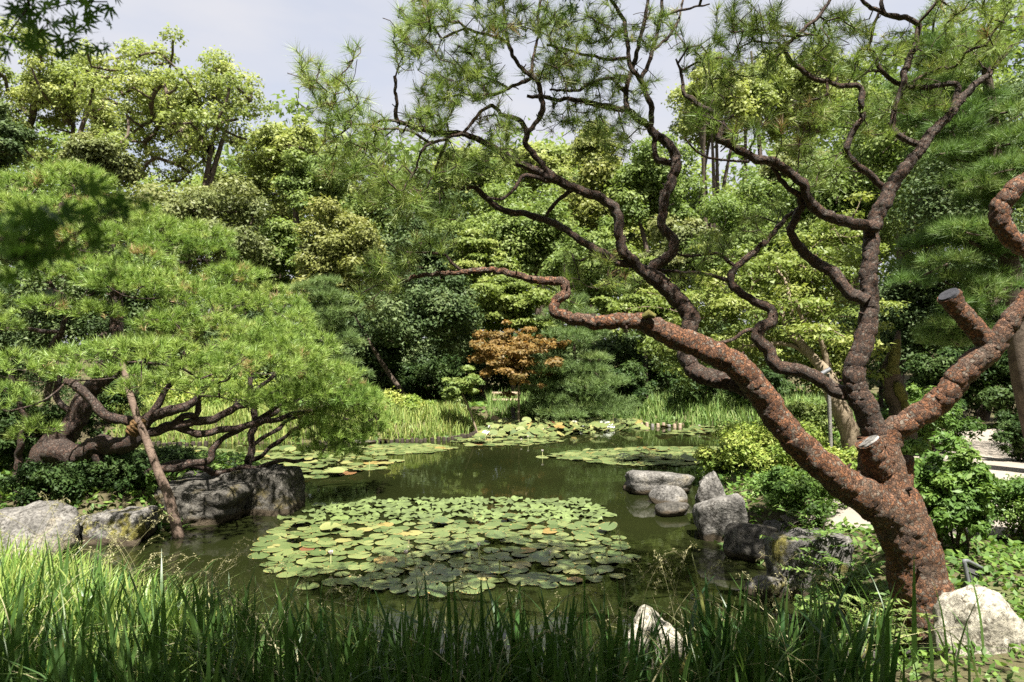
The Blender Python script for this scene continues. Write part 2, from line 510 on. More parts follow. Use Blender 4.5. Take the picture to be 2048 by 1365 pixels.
M['wood_grey'] = surf_mat('weathered_grey_wood', [(0.3, (0.12, 0.115, 0.105)), (0.7, (0.27, 0.255, 0.23))], 9, bump=0.5)
M['wood_tan'] = surf_mat('bare_tan_pole', [(0.3, (0.09, 0.062, 0.046)), (0.7, (0.20, 0.145, 0.11))], 11, bump=0.6)
M['wood_dark'] = surf_mat('wet_dark_wood', [(0.3, (0.03, 0.024, 0.018)), (0.7, (0.085, 0.068, 0.05))], 9, bump=0.5)
M['wood_bench'] = surf_mat('bench_planks', [(0.3, (0.30, 0.22, 0.15)), (0.7, (0.46, 0.36, 0.26))], 9, bump=0.4)
M['straw'] = surf_mat('straw_rope', [(0.3, (0.09, 0.05, 0.02)), (0.7, (0.24, 0.14, 0.055))], 60, bump=0.9)
M['metal_grey'] = surf_mat('grey_tube', [(0.3, (0.09, 0.095, 0.10)), (0.7, (0.16, 0.165, 0.17))], 20, bump=0.1, rough=0.45)
M['panel_dark'] = surf_mat('dark_sheet', [(0.3, (0.028, 0.027, 0.028)), (0.7, (0.06, 0.056, 0.055))], 12, bump=0.2, rough=0.6)
M['petal'] = leaf_mat('lily_petals', [(0.0, (0.75, 0.62, 0.60)), (1.0, (0.82, 0.80, 0.74))], 0.3, tint=(1, 1, 1))
M['bud'] = leaf_mat('lily_bud', [(0.0, (0.45, 0.48, 0.20)), (1.0, (0.55, 0.56, 0.28))], 0.2)

# lily pad: glossy leaf, its colour differs from leaf to leaf, red-brown below
m, t, out = nt('lily_pad_leaf')
oi = t.nodes.new('ShaderNodeObjectInfo')
r = ramp(t, [(0.0, (0.070, 0.105, 0.036)), (0.4, (0.115, 0.15, 0.053)), (0.87, (0.18, 0.21, 0.08)), (0.945, (0.25, 0.24, 0.09)), (0.975, (0.25, 0.18, 0.06)), (1.0, (0.15, 0.06, 0.035))], oi.outputs['Random'])
tc = t.nodes.new('ShaderNodeTexCoord')
n = tex_noise(t, 14, 4, 0.6, tc.outputs['Object'])
nr = ramp(t, [(0.3, (0.72, 0.72, 0.72)), (0.7, (1.2, 1.2, 1.15))], n.outputs['Fac'])
c = mixc(t, 1.0, r.outputs[0], nr.outputs[0], 'MULTIPLY')
at = t.nodes.new('ShaderNodeAttribute'); at.attribute_name = 'v'      # rim faces carry a lower value
rim = ramp(t, [(0.2, (1, 1, 1)), (0.4, (0, 0, 0))], at.outputs['Fac'])
n2 = tex_noise(t, 6, 2, 0.5, tc.outputs['Object'])
rr = ramp(t, [(0.56, (0, 0, 0)), (0.68, (1, 1, 1))], n2.outputs['Fac'])
rm = t.nodes.new('ShaderNodeMath'); rm.operation = 'MULTIPLY'
t.links.new(rim.outputs[0], rm.inputs[0]); t.links.new(rr.outputs[0], rm.inputs[1])
bv = ramp(t, [(0.45, (0.72, 0.72, 0.72)), (1.0, (1.25, 1.25, 1.2))], at.outputs['Fac'])
bvv = mixc(t, rim.outputs[0], bv.outputs[0], (0.9, 0.9, 0.9))
c = mixc(t, 1.0, c, bvv, 'MULTIPLY')
c = mixc(t, rm.outputs[0], c, (0.36, 0.20, 0.06))
ge = t.nodes.new('ShaderNodeNewGeometry')
c = mixc(t, ge.outputs['Backfacing'], c, (0.19, 0.12, 0.055))
b = t.nodes.new('ShaderNodeBsdfPrincipled')
b.inputs['Roughness'].default_value = 0.36
b.inputs['Specular IOR Level'].default_value = 0.5
t.links.new(c, b.inputs['Base Color'])
bp = t.nodes.new('ShaderNodeBump'); bp.inputs['Strength'].default_value = 0.25; bp.inputs['Distance'].default_value = 0.01
t.links.new(n.outputs['Fac'], bp.inputs['Height']); t.links.new(bp.outputs[0], b.inputs['Normal'])
t.links.new(b.outputs[0], out.inputs[0])
M['pad'] = m

# pond water: murky olive body, mirror surface with faint ripples
m, t, out = nt('pond_water')
tc = t.nodes.new('ShaderNodeTexCoord')
n = tex_noise(t, 0.7, 3, 0.5, tc.outputs['Object'])
r = ramp(t, [(0.3, (0.008, 0.0105, 0.003)), (0.7, (0.0125, 0.015, 0.0045))], n.outputs['Fac'])
b = t.nodes.new('ShaderNodeBsdfPrincipled')
b.inputs['Roughness'].default_value = 0.025
b.inputs['IOR'].default_value = 1.33
b.inputs['Specular IOR Level'].default_value = 0.5
t.links.new(r.outputs[0], b.inputs['Base Color'])
n2 = tex_noise(t, 5.0, 3, 0.55, tc.outputs['Object'])
bp = t.nodes.new('ShaderNodeBump'); bp.inputs['Strength'].default_value = 0.05; bp.inputs['Distance'].default_value = 0.02
t.links.new(n2.outputs['Fac'], bp.inputs['Height']); t.links.new(bp.outputs[0], b.inputs['Normal'])
t.links.new(b.outputs[0], out.inputs[0])
M['water'] = m

# ------------------------------------------------------------------ ground, pond, path
SHORE_PX = [(-260, 1112), (-60, 1105), (170, 1085), (330, 1068), (480, 1030), (575, 1000), (600, 975), (560, 946), (300, 937), (200, 918), (-150, 908), (-420, 905), (-420, 893),
            (300, 889), (650, 888), (850, 882), (930, 873), (962, 864), (985, 848), (1270, 848), (1360, 852), (1500, 856), (1590, 868), (1570, 884),
            (1490, 900), (1410, 928), (1385, 950), (1395, 1000), (1400, 1060), (1440, 1100), (1545, 1150), (1570, 1200), (1650, 1280), (1720, 1330),
            (1500, 1400), (1000, 1410), (650, 1405), (430, 1330), (200, 1225), (-40, 1190), (-260, 1175)]
SHORE = np.array([G(x, y)[:2] for x, y in SHORE_PX])


def shore_sd(x, y):
    """signed distance to the pond outline, negative in the water"""
    x = np.asarray(x, float); y = np.asarray(y, float)
    d = np.full(x.shape, 1e9)
    ins = np.zeros(x.shape, bool)
    n = len(SHORE)
    for i in range(n):
        ax, ay = SHORE[i]; bx, by = SHORE[(i + 1) % n]
        ex, ey = bx - ax, by - ay
        t_ = np.clip(((x - ax) * ex + (y - ay) * ey) / (ex * ex + ey * ey + 1e-12), 0, 1)
        d = np.minimum(d, np.hypot(x - ax - t_ * ex, y - ay - t_ * ey))
        cond = ((ay > y) != (by > y)) & (x < (bx - ax) * (y - ay) / (by - ay + 1e-12) + ax)
        ins ^= cond
    return np.where(ins, -d, d)


def hz(x, y):
    x = np.asarray(x, float); y = np.asarray(y, float)
    sd = shore_sd(x, y)
    z = np.where(sd < 0, -0.6 * sstep(0, 0.9, -sd) - 0.03, -0.03 + 0.40 * sstep(0, 0.8, sd) + 0.012 * np.clip(sd, 0, 40))
    b = sstep(20, 34, y)
    z = z + np.where(sd > 0, (0.05 * np.sin(x * 1.7 + y) * np.sin(y * 1.3 - x * .6) + 0.9 * b) * sstep(0.2, 1.5, sd), 0)
    return z


def hz1(x, y):
    return float(hz(np.array([x]), np.array([y]))[0])


xs = np.concatenate([[-400, -150, -70, -40], np.arange(-28, 28.01, 0.22), [40, 70, 150, 400]])
ys = np.concatenate([[-150, -60, -25, -10, -4], np.arange(0, 22, 0.2), np.arange(22, 60, 1.0), [80, 130, 250, 700]])
gx, gy = np.meshgrid(xs, ys)
gz = hz(gx, gy)
nx, ny = len(xs), len(ys)
mb = MB()
i = (np.arange(ny - 1)[:, None] * nx + np.arange(nx - 1)[None, :])
mb.add(np.stack([gx, gy, gz], -1).reshape(-1, 3), np.stack([i, i + 1, i + nx + 1, i + nx], -1).reshape(-1, 4))
ground = tag(mb.build('ground', M['soil'], smooth=True), kind='structure')

mb = MB()
x0, x1, y0, y1 = SHORE[:, 0].min() - 1, SHORE[:, 0].max() + 1, SHORE[:, 1].min() - .6, SHORE[:, 1].max() + 1
mb.add([(x0, y0, 0), (x1, y0, 0), (x1, y1, 0), (x0, y1, 0)], [[0, 1, 2, 3]])
tag(mb.build('pond_water', M['water']), kind='structure')

PATH = np.array([(2.7, 6.9), (3.6, 7.7), (4.8, 9.2), (6.2, 11.6), (8.4, 13.2), (16, 14.0), (16, 9.8), (8.2, 9.2), (6.2, 7.3), (4.9, 5.9), (3.6, 6.0)])


def in_poly(poly, x, y):
    ins = np.zeros(np.shape(x), bool)
    n = len(poly)
    for i in range(n):
        ax, ay = poly[i]; bx, by = poly[(i + 1) % n]
        ins ^= ((ay > y) != (by > y)) & (x < (bx - ax) * (y - ay) / (by - ay + 1e-12) + ax)
    return ins


px_, py_ = np.meshgrid(np.arange(2.4, 16.2, 0.12), np.arange(5.6, 14.4, 0.12))
pv = np.stack([px_, py_, hz(px_, py_) + 0.02], -1).reshape(-1, 3)
w = px_.shape[1]
i = (np.arange(px_.shape[0] - 1)[:, None] * w + np.arange(w - 1)[None, :])
cx, cy = px_[:-1, :-1] + .06, py_[:-1, :-1] + .06
keep = in_poly(PATH, cx + 0.1 * np.sin(cy * 5), cy + 0.1 * np.sin(cx * 4))
fq = np.stack([i, i + 1, i + w + 1, i + w], -1)[keep]
mb = MB(); mb.add(pv, fq)
tag(mb.build('path', M['sand'], smooth=True), kind='structure')
# ------------------------------------------------------------------ the big leaning red pine
def limb_path(pts, d):
    """rows of (px, py, radius px), depth given as (fraction, depth) pairs -> x, y, z, r"""
    p = np.array(pts, float)
    s = np.concatenate([[0], np.cumsum(np.hypot(np.diff(p[:, 0]), np.diff(p[:, 1])))])
    s /= s[-1]
    dd = np.interp(s, np.linspace(0, 1, len(d)), d)
    return np.array([np.r_[P(a, b, z), r * z / F] for (a, b, r), z in zip(p, dd)])


class Skel:
    """nodes of a growing branch skeleton"""

    def __init__(self):
        self.pos, self.par, self.fixed = [], [], []

    def add_path(self, path):
        k = len(self.pos)
        for j, p in enumerate(path):
            self.pos.append(p[:3]); self.par.append(-1 if j == 0 else k + j - 1); self.fixed.append(True)

    def grow(self, targets, rng, step=0.07, wig=0.12, lift=0.0, maxlen=None):
        """join every target to the nearest node by a wiggly twig; returns shoot directions"""
        targets = np.asarray(targets)
        base = np.array(self.pos)
        d0 = np.array([np.min(np.sum((base - q) ** 2, 1)) for q in targets])
        order = np.argsort(d0)
        dirs = np.zeros_like(targets)
        buf = np.zeros((len(base) + len(targets) * 40, 3)); n = len(base); buf[:n] = base
        ok = np.ones(len(targets), bool)
        for k in order:
            q = targets[k]
            dd = np.sum((buf[:n] - q) ** 2, 1)
            j = int(np.argmin(dd)); L = math.sqrt(dd[j])
            if maxlen and L > maxlen:
                ok[k] = False
                continue
            a = buf[j]
            m_ = max(1, min(30, int(L / step)))
            off = rng.normal(size=3) * wig * L
            off[2] -= lift * L
            prev = j; last = a
            for s_ in range(1, m_ + 1):
                t_ = s_ / m_
                pt = a + (q - a) * t_ + off * math.sin(math.pi * t_) * 0.6
                buf[n] = pt; self.par.append(prev); self.fixed.append(False); prev = n; n += 1
                dirs[k] = pt - last; last = pt
        self.pos = list(buf[:n])
        return unit(dirs), ok

    def twigs(self, mb, r0=0.0022, power=0.42, seg=4, rmax=0.012, att=None):
        n = len(self.pos)
        cnt = np.zeros(n)
        par = np.array(self.par)
        free = np.array([not f for f in self.fixed])
        kids = np.zeros(n, int)
        for k in range(n - 1, -1, -1):
            if free[k]:
                if kids[k] == 0: cnt[k] = 1
                if par[k] >= 0:
                    cnt[par[k]] += cnt[k]; kids[par[k]] += 1
        rad = np.minimum(r0 * np.maximum(cnt, 1) ** power, rmax)
        # chains
        pos = np.array(self.pos)
        main = {}
        for k in range(n):
            p = par[k]
            if free[k] and p >= 0 and free[p]:
                if p not in main or cnt[k] > cnt[main[p]]: main[p] = k
        for k in range(n):
            if free[k] and not (par[k] >= 0 and free[par[k]] and main.get(par[k]) == k):
                ch = [par[k], k] if par[k] >= 0 else [k]
                c = k
                while c in main:
                    c = main[c]; ch.append(c)
                if len(ch) > 1:
                    rr = rad[ch].copy()
                    rr[0] = rr[1]
                    tube(mb, pos[ch], rr, seg, cap=False)


pine_base = P(1862, 1245, 4.46)
pine = thing('red_pine_tree', pine_base, 'big leaning red pine with twisted rust-brown limbs on the bank beside the pale boulder', 'pine tree')
LIMBS = {
    'trunk': ([(1880, 1285, 88), (1864, 1240, 74), (1850, 1205, 64), (1838, 1165, 57), (1826, 1110, 53), (1808, 1060, 56), (1786, 1010, 54), (1768, 960, 46), (1760, 915, 42), (1752, 870, 36)], [4.46, 4.46, 4.5]),
    'A': ([(1815, 1075, 46), (1770, 1020, 50), (1735, 995, 47), (1690, 968, 41), (1640, 928, 37), (1590, 880, 35), (1550, 830, 34), (1520, 785, 33), (1480, 738, 32), (1420, 702, 30), (1360, 680, 29), (1310, 655, 26), (1270, 643, 21), (1200, 645, 17), (1150, 637, 15), (1112, 627, 13), (1110, 606, 12), (1128, 590, 12), (1131, 570, 11), (1117, 562, 10), (1076, 562, 9), (1024, 548, 8), (973, 541, 7), (887, 548, 5), (845, 550, 4), (800, 566, 3)], [4.47, 4.3, 4.3, 4.35, 4.5, 4.6]),
    'A_tip': ([(930, 544, 4), (905, 530, 4), (890, 510, 3.5), (850, 505, 3), (815, 505, 2)], [4.55, 4.5]),
    'C': ([(1500, 775, 24), (1455, 762, 23), (1424, 757, 22), (1393, 744, 21), (1373, 715, 20), (1370, 680, 20), (1383, 640, 21), (1365, 610, 21), (1330, 575, 20), (1296, 546, 19)], [4.4, 4.62, 4.8, 4.9]),
    'C1': ([(1310, 560, 15), (1293, 547, 15), (1256, 514, 13), (1242, 496, 13), (1236, 459, 13), (1234, 424, 13), (1220, 408, 12), (1176, 389, 11), (1128, 371, 11), (1099, 356, 11), (1055, 334, 9), (1000, 303, 8), (942, 275, 7), (921, 267, 6.5), (887, 265, 6), (835, 257, 5.5), (797, 244, 5), (792, 235, 4.5), (792, 207, 4), (790, 148, 3)], [4.9, 4.85, 4.7, 4.5]),
    'C1_end': ([(797, 244, 4), (783, 240, 4), (742, 248, 3), (700, 250, 2)], [4.52, 4.5]),
    'C1_up': ([(1108, 358, 9), (1099, 347, 9), (1086, 334, 9), (1066, 306, 8), (1050, 289, 8), (1052, 265, 7.5), (1041, 241, 6.5), (1007, 234, 6), (997, 224, 6), (986, 213, 5.5), (969, 220, 5), (952, 238, 4.5), (928, 265, 4)], [4.8, 4.75, 4.6]),
    'C1_up2': ([(1052, 278, 7), (1060, 262, 7), (1076, 241, 7), (1086, 220, 7.5), (1081, 189, 7), (1069, 158, 6.5), (1045, 138, 6), (1024, 107, 5.5), (1014, 76, 5), (1011, 41, 4.5), (1007, 0, 4), (1000, -60, 3)], [4.76, 4.85, 5.0]),
    'C1_up3': ([(1068, 158, 4.5), (1063, 140, 4.5), (1069, 103, 4), (1079, 62, 4), (1076, 34, 4), (1081, 0, 3.5), (1090, -50, 3)], [4.87, 5.0]),
    'C1_up4': ([(1064, 156, 5), (1050, 164, 5), (1017, 176, 4.5), (990, 189, 4), (938, 191, 3.5), (904, 193, 3)], [4.86, 4.6]),
    'C1_up5': ([(1014, 176, 4), (990, 165, 4), (966, 152, 4), (952, 127, 3.5), (942, 107, 3), (918, 93, 2.5)], [4.8, 4.6]),
    'C1_up6': ([(1016, 85, 4), (990, 75, 4), (973, 69, 4), (935, 57, 3.5), (914, 41, 3)], [4.93, 4.7]),
    'C1_low': ([(925, 268, 5), (893, 276, 4.5), (859, 286, 4), (825, 265, 3.5), (783, 258, 3), (740, 262, 2)], [4.6, 4.4]),
    'C1_low2': ([(862, 286, 4), (845, 300, 3.5), (836, 325, 3), (825, 350, 3), (800, 389, 2)], [4.5, 4.4]),
    'C1_mid': ([(1100, 362, 6), (1080, 358, 6), (1048, 353, 5.5), (1035, 368, 5), (1024, 386, 4.5), (997, 398, 4), (973, 396, 3)], [4.8, 4.65]),
    'C1_side': ([(1150, 380, 6), (1135, 386, 6), (1117, 399, 5.5), (1100, 420, 5), (1088, 440, 4)], [4.85, 4.95]),
    'D': ([(1275, 532, 12), (1238, 525, 11), (1190, 499, 11), (1146, 470, 10), (1092, 441, 10), (1059, 430, 9), (1010, 424, 9), (983, 406, 8), (958, 382, 8), (943, 373, 7), (918, 377, 6), (887, 367, 6), (873, 344, 5.5), (876, 317, 5), (890, 296, 4.5), (893, 275, 4), (892, 235, 3)], [4.9, 4.95, 4.85, 4.7]),
    'C2': ([(1290, 555, 14), (1308, 536, 14), (1337, 510, 14), (1350, 487, 13), (1344, 474, 13), (1327, 461, 12), (1324, 437, 12), (1330, 404, 12), (1341, 371, 12), (1353, 334, 13), (1348, 309, 12), (1330, 287, 11), (1311, 268, 10), (1293, 250, 9), (1271, 232, 9), (1253, 221, 8), (1220, 215, 6), (1183, 206, 6), (1139, 199, 5), (1092, 197, 4.5), (1055, 192, 4)], [4.9, 5.0, 5.1, 5.1, 5.0]),
    'C2_a': ([(1258, 222, 7), (1252, 205, 7), (1251, 184, 7), (1260, 148, 6.5), (1273, 115, 6), (1280, 80, 5.5), (1290, 34, 5), (1296, 0, 5), (1300, -70, 4)], [5.08, 5.2]),
    'C2_a2': ([(1251, 186, 5), (1234, 170, 5), (1216, 157, 4.5), (1176, 170, 4.5), (1147, 181, 4), (1099, 179, 3)], [5.1, 4.9]),
    'C2_b': ([(1345, 330, 9), (1330, 326, 9), (1314, 318, 9), (1310, 300, 8), (1309, 275, 8), (1302, 247, 7.5), (1302, 214, 7), (1293, 184, 7), (1282, 162, 7), (1264, 137, 6.5), (1255, 103, 6), (1252, 69, 6), (1245, 38, 5.5), (1231, 14, 5), (1205, -20, 4)], [5.1, 5.0, 5.0]),
    'C2_b2': ([(1281, 160, 6), (1293, 138, 6), (1303, 103, 5.5), (1314, 69, 5), (1320, 34, 5), (1324, 0, 4.5), (1330, -60, 4)], [5.0, 5.2]),
    'C2_b3': ([(1320, 36, 3.5), (1351, 24, 3.5), (1379, 17, 3), (1420, 10, 2)], [5.15, 5.1]),
    'C2_b4': ([(1304, 102, 4), (1325, 85, 4), (1341, 69, 3.5), (1358, 38, 3), (1365, 0, 3)], [5.05, 5.2]),
    'C2_b5': ([(1256, 118, 5), (1240, 119, 4.5), (1217, 120, 4.5), (1176, 112, 4), (1135, 100, 3.5), (1093, 91, 3)], [5.0, 4.8]),
    'E': ([(1772, 945, 36), (1758, 890, 34), (1741, 846, 30), (1727, 811, 30), (1711, 777, 28), (1708, 743, 25), (1720, 705, 25), (1730, 670, 24), (1737, 636, 22), (1739, 598, 21), (1737, 553, 20), (1739, 519, 19), (1742, 484, 19), (1747, 444, 18), (1765, 410, 18), (1782, 375, 16), (1806, 341, 14), (1830, 313, 12), (1847, 293, 12), (1864, 265, 11), (1889, 241, 9.5), (1913, 213, 9), (1933, 186, 8), (1957, 165, 7), (1978, 148, 6), (1990, 130, 5), (2023, 93, 3.5)], [4.5, 4.55, 4.65, 4.8, 4.9]),
    'E1': ([(1778, 380, 10), (1766, 372, 10), (1741, 352, 10), (1730, 341, 10), (1710, 327, 9), (1692, 303, 9), (1696, 282, 8.5), (1713, 255, 8), (1727, 234, 8), (1720, 210, 8), (1724, 182, 8), (1713, 170, 7.5), (1679, 169, 7), (1641, 162, 7), (1610, 145, 7), (1586, 127, 6.5), (1572, 100, 6), (1586, 79, 5.5), (1610, 55, 5), (1641, 28, 4.5), (1661, 0, 4), (1690, -50, 3)], [4.75, 4.6, 4.5, 4.5]),
    'E2': ([(1850, 296, 10), (1830, 289, 9.5), (1813, 281, 9), (1792, 266, 9), (1784, 241, 8.5), (1792, 207, 8), (1806, 172, 8), (1810, 140, 9), (1823, 107, 8), (1834, 79, 8), (1836, 55, 8), (1825, 42, 7.5), (1796, 34, 7), (1761, 27, 6), (1737, 15, 5), (1720, -5, 4)], [4.83, 4.9, 5.0, 4.9]),
    'E2_up': ([(1768, 29, 5), (1762, 10, 5), (1762, -40, 4)], [4.92, 4.95]),
    'E2_down': ([(1757, 27, 4), (1751, 45, 4), (1741, 76, 4), (1737, 100, 4), (1751, 120, 4)], [4.92, 4.95]),
    'E3': ([(1904, 222, 8), (1912, 195, 8), (1915, 173, 8), (1896, 167, 7.5), (1858, 174, 7), (1820, 176, 6.5), (1792, 165, 6.5), (1761, 141, 6), (1750, 117, 5)], [4.87, 5.0, 4.95]),
    'E3_b': ([(1765, 143, 4), (1745, 143, 4), (1727, 148, 3.5), (1708, 163, 3)], [4.97, 4.9]),
    'F': ([(1752, 458, 15), (1723, 451, 14), (1692, 441, 14), (1658, 434, 13), (1630, 417, 13), (1613, 396, 12), (1606, 372, 12), (1589, 351, 11), (1568, 334, 11), (1541, 324, 11), (1510, 317, 10), (1482, 303, 10), (1455, 289, 9), (1436, 279, 8), (1441, 262, 7.5), (1438, 244, 7), (1417, 224, 6.5), (1393, 207, 6), (1369, 193, 5), (1363, 172, 4), (1362, 138, 3), (1352, 120, 2)], [4.6, 4.5, 4.4, 4.4]),
    'F_stub': ([(1440, 246, 5), (1453, 238, 4.5), (1467, 230, 4)], [4.42, 4.4]),
    'F_low': ([(1498, 322, 4), (1470, 322, 3.5), (1430, 318, 3), (1395, 305, 3), (1370, 275, 2)], [4.42, 4.35]),
    'G': ([(1735, 602, 16), (1720, 595, 16), (1692, 577, 15), (1672, 550, 15), (1641, 529, 14), (1610, 509, 13), (1589, 484, 11), (1579, 464, 10), (1589, 444, 10), (1602, 412, 10), (1596, 393, 8), (1575, 372, 6), (1555, 351, 5), (1544, 334, 4)], [4.55, 4.7, 4.6, 4.5]),
    'H': ([(1722, 795, 22), (1700, 788, 21), (1679, 781, 20), (1651, 760, 18), (1617, 746, 18), (1582, 739, 17), (1557, 733, 17), (1537, 713, 16), (1521, 691, 15), (1514, 670, 15), (1526, 652, 15), (1545, 643, 15), (1550, 630, 13), (1534, 615, 12), (1500, 598, 10), (1475, 581, 9.5), (1459, 560, 9), (1469, 540, 8), (1496, 515, 7.5), (1520, 495, 7), (1541, 471, 6.5), (1558, 450, 5.5), (1590, 420, 4)], [4.55, 4.75, 4.85, 4.9]),
    'H_left': ([(1462, 563, 6), (1448, 559, 6), (1417, 550, 5), (1376, 546, 4.5), (1326, 540, 4), (1280, 545, 2.5)], [4.86, 5.0]),
    'H_up': ([(1472, 536, 5), (1460, 526, 5), (1434, 508, 4.5), (1410, 508, 4), (1382, 512, 3.5), (1348, 506, 2)], [4.88, 5.0]),
    'H_dead': ([(1520, 662, 7), (1500, 660, 6), (1486, 665, 5.5), (1465, 680, 5), (1440, 686, 5), (1424, 684, 4), (1426, 694, 3)], [4.8, 4.75]),
    'R': ([(1765, 905, 30), (1785, 868, 30), (1812, 848, 29), (1850, 824, 29), (1885, 797, 30), (1916, 760, 30), (1947, 726, 30), (1978, 700, 29), (2002, 668, 24), (2023, 642, 23), (2050, 606, 22), (2080, 570, 21), (2085, 535, 21), (2058, 502, 21), (2023, 477, 22), (2002, 445, 23), (2005, 408, 23), (2040, 370, 21), (2090, 330, 19), (2125, 270, 16), (2140, 180, 12)], [4.5, 4.4, 4.3, 4.3, 4.25, 4.3]),
    'stub_dark': ([(1985, 702, 22), (1951, 658, 20), (1922, 627, 19), (1906, 606, 20), (1896, 592, 21)], [4.37, 4.3]),
    'stub_low': ([(1762, 945, 26), (1748, 915, 26), (1736, 884, 24)], [4.42, 4.36]),
    'stub_small': ([(1482, 745, 14), (1472, 728, 12), (1463, 714, 11)], [4.3, 4.26]),
    'stub_back': ([(1800, 1010, 22), (1812, 950, 18), (1813, 915, 16)], [4.52, 4.6]),
}
STUBS = []
CUTS = {'stub_dark': 'cut_dark', 'stub_low': 'cut_pale', 'stub_small': 'cut_pale'}
sk = Skel()
for key, (pts, dep) in LIMBS.items():
    raw = limb_path(pts, dep)
    rmean = raw[:, 3].mean()
    big_ = key in ('trunk', 'A', 'R', 'E', 'C', 'stub_low', 'stub_dark')
    path = spline(raw, 0.011 if big_ else max(0.012, min(0.03, rmean * 0.5)))
    path[:, 3] = np.maximum(path[:, 3] * (0.91 if key in ('trunk', 'stub_low', 'stub_dark') else 0.76 if big_ else 0.73), 0.0035)
    n_ = len(path)
    if key != 'trunk':
        k2 = np.array([[noise.noise(Vector((p[0] * 22, p[1] * 22, p[2] * 22 + 40 * k))) for k in range(3)] for p in path])
        path[:, :3] += k2 * (0.006 + rmean * 0.10)
    if rmean < 0.05:                      # small crooks and swellings of the thinner limbs
        wob = np.array([[noise.noise(Vector((p[0] * 9, p[1] * 9, p[2] * 9 + 40 * k))) for k in range(3)] for p in path])
        path[:, :3] += wob * (rmean * 0.55)
    if key in CUTS: path[-3:, 3] *= (1.05, 1.12, 1.10)
    mb = MB()
    seg = (64 if key == 'trunk' else 36) if big_ else (18 if rmean > 0.03 else 9)
    tube(mb, path[:, :3], path[:, 3], seg, knob=0.10 if rmean > 0.05 else 0.24, nscale=7 if rmean > 0.1 else 16, plate=(0.007 if key == 'trunk' else 0.005 if big_ else 0.004 if rmean > .03 else 0.0), pscale=30 if key == 'trunk' else 38)
    if key not in CUTS:
        for j in range(4, n_ - 4, max(6, int(0.16 / np.linalg.norm(path[1, :3] - path[0, :3])))):
            if RNG.random() < .6 and path[j, 3] > .008:
                dv = rdir(RNG, 1)[0]; ax = unit(path[j + 1, :3] - path[j - 1, :3])
                dv = unit(dv - ax * np.dot(dv, ax) + UP * .3)
                STUBS.append((path[j, :3] + dv * path[j, 3] * .7, path[j, :3] + dv * (path[j, 3] + .012 + .035 * RNG.random()), .004 + .10 * path[j, 3]))
    nm = 'trunk' if key == 'trunk' else ('cut_stub' if key in CUTS else 'limb')
    red = key in ('trunk', 'A', 'R', 'stub_low', 'stub_dark', 'stub_back')
    o = mb.build(nm, M['bark_red'] if red else M['bark_brown'], pine, smooth=True)
    if key in CUTS:
        c = path[-1, :3]; ax = unit(path[-1, :3] - path[-4, :3])
        mb2 = MB()
        tube(mb2, [c - ax * .004, c + ax * .012], [path[-1, 3] * .97, path[-1, 3] * .90], 20, knob=0.05, nscale=20)
        mb2.build('cut_face', M[CUTS[key]], o, origin=c)
    if key not in ('trunk', 'stub_dark', 'stub_low', 'stub_small', 'stub_back', 'H_dead', 'F_stub'):
        st = max(1, int(0.05 / (0.011 if big_ else max(0.012, min(0.03, rmean * 0.5)))))
        sel = path[::st]
        if key in ('A', 'R', 'E', 'C', 'H', 'G'):
            sel = sel[sel[:, 3] < 0.06]
        if len(sel): sk.add_path(sel)
# mossy broken knot on the long low limb
kn = P(1296, 634, 4.27)
mb = MB()
tube(mb, [kn + [-.03, 0, .0], kn + [.0, -.02, .02], kn + [.04, -.02, .0]], [.02, .028, .015], 10, knob=.35, nscale=40)
mb.build('mossy_knot', M['moss'], pine, smooth=True)

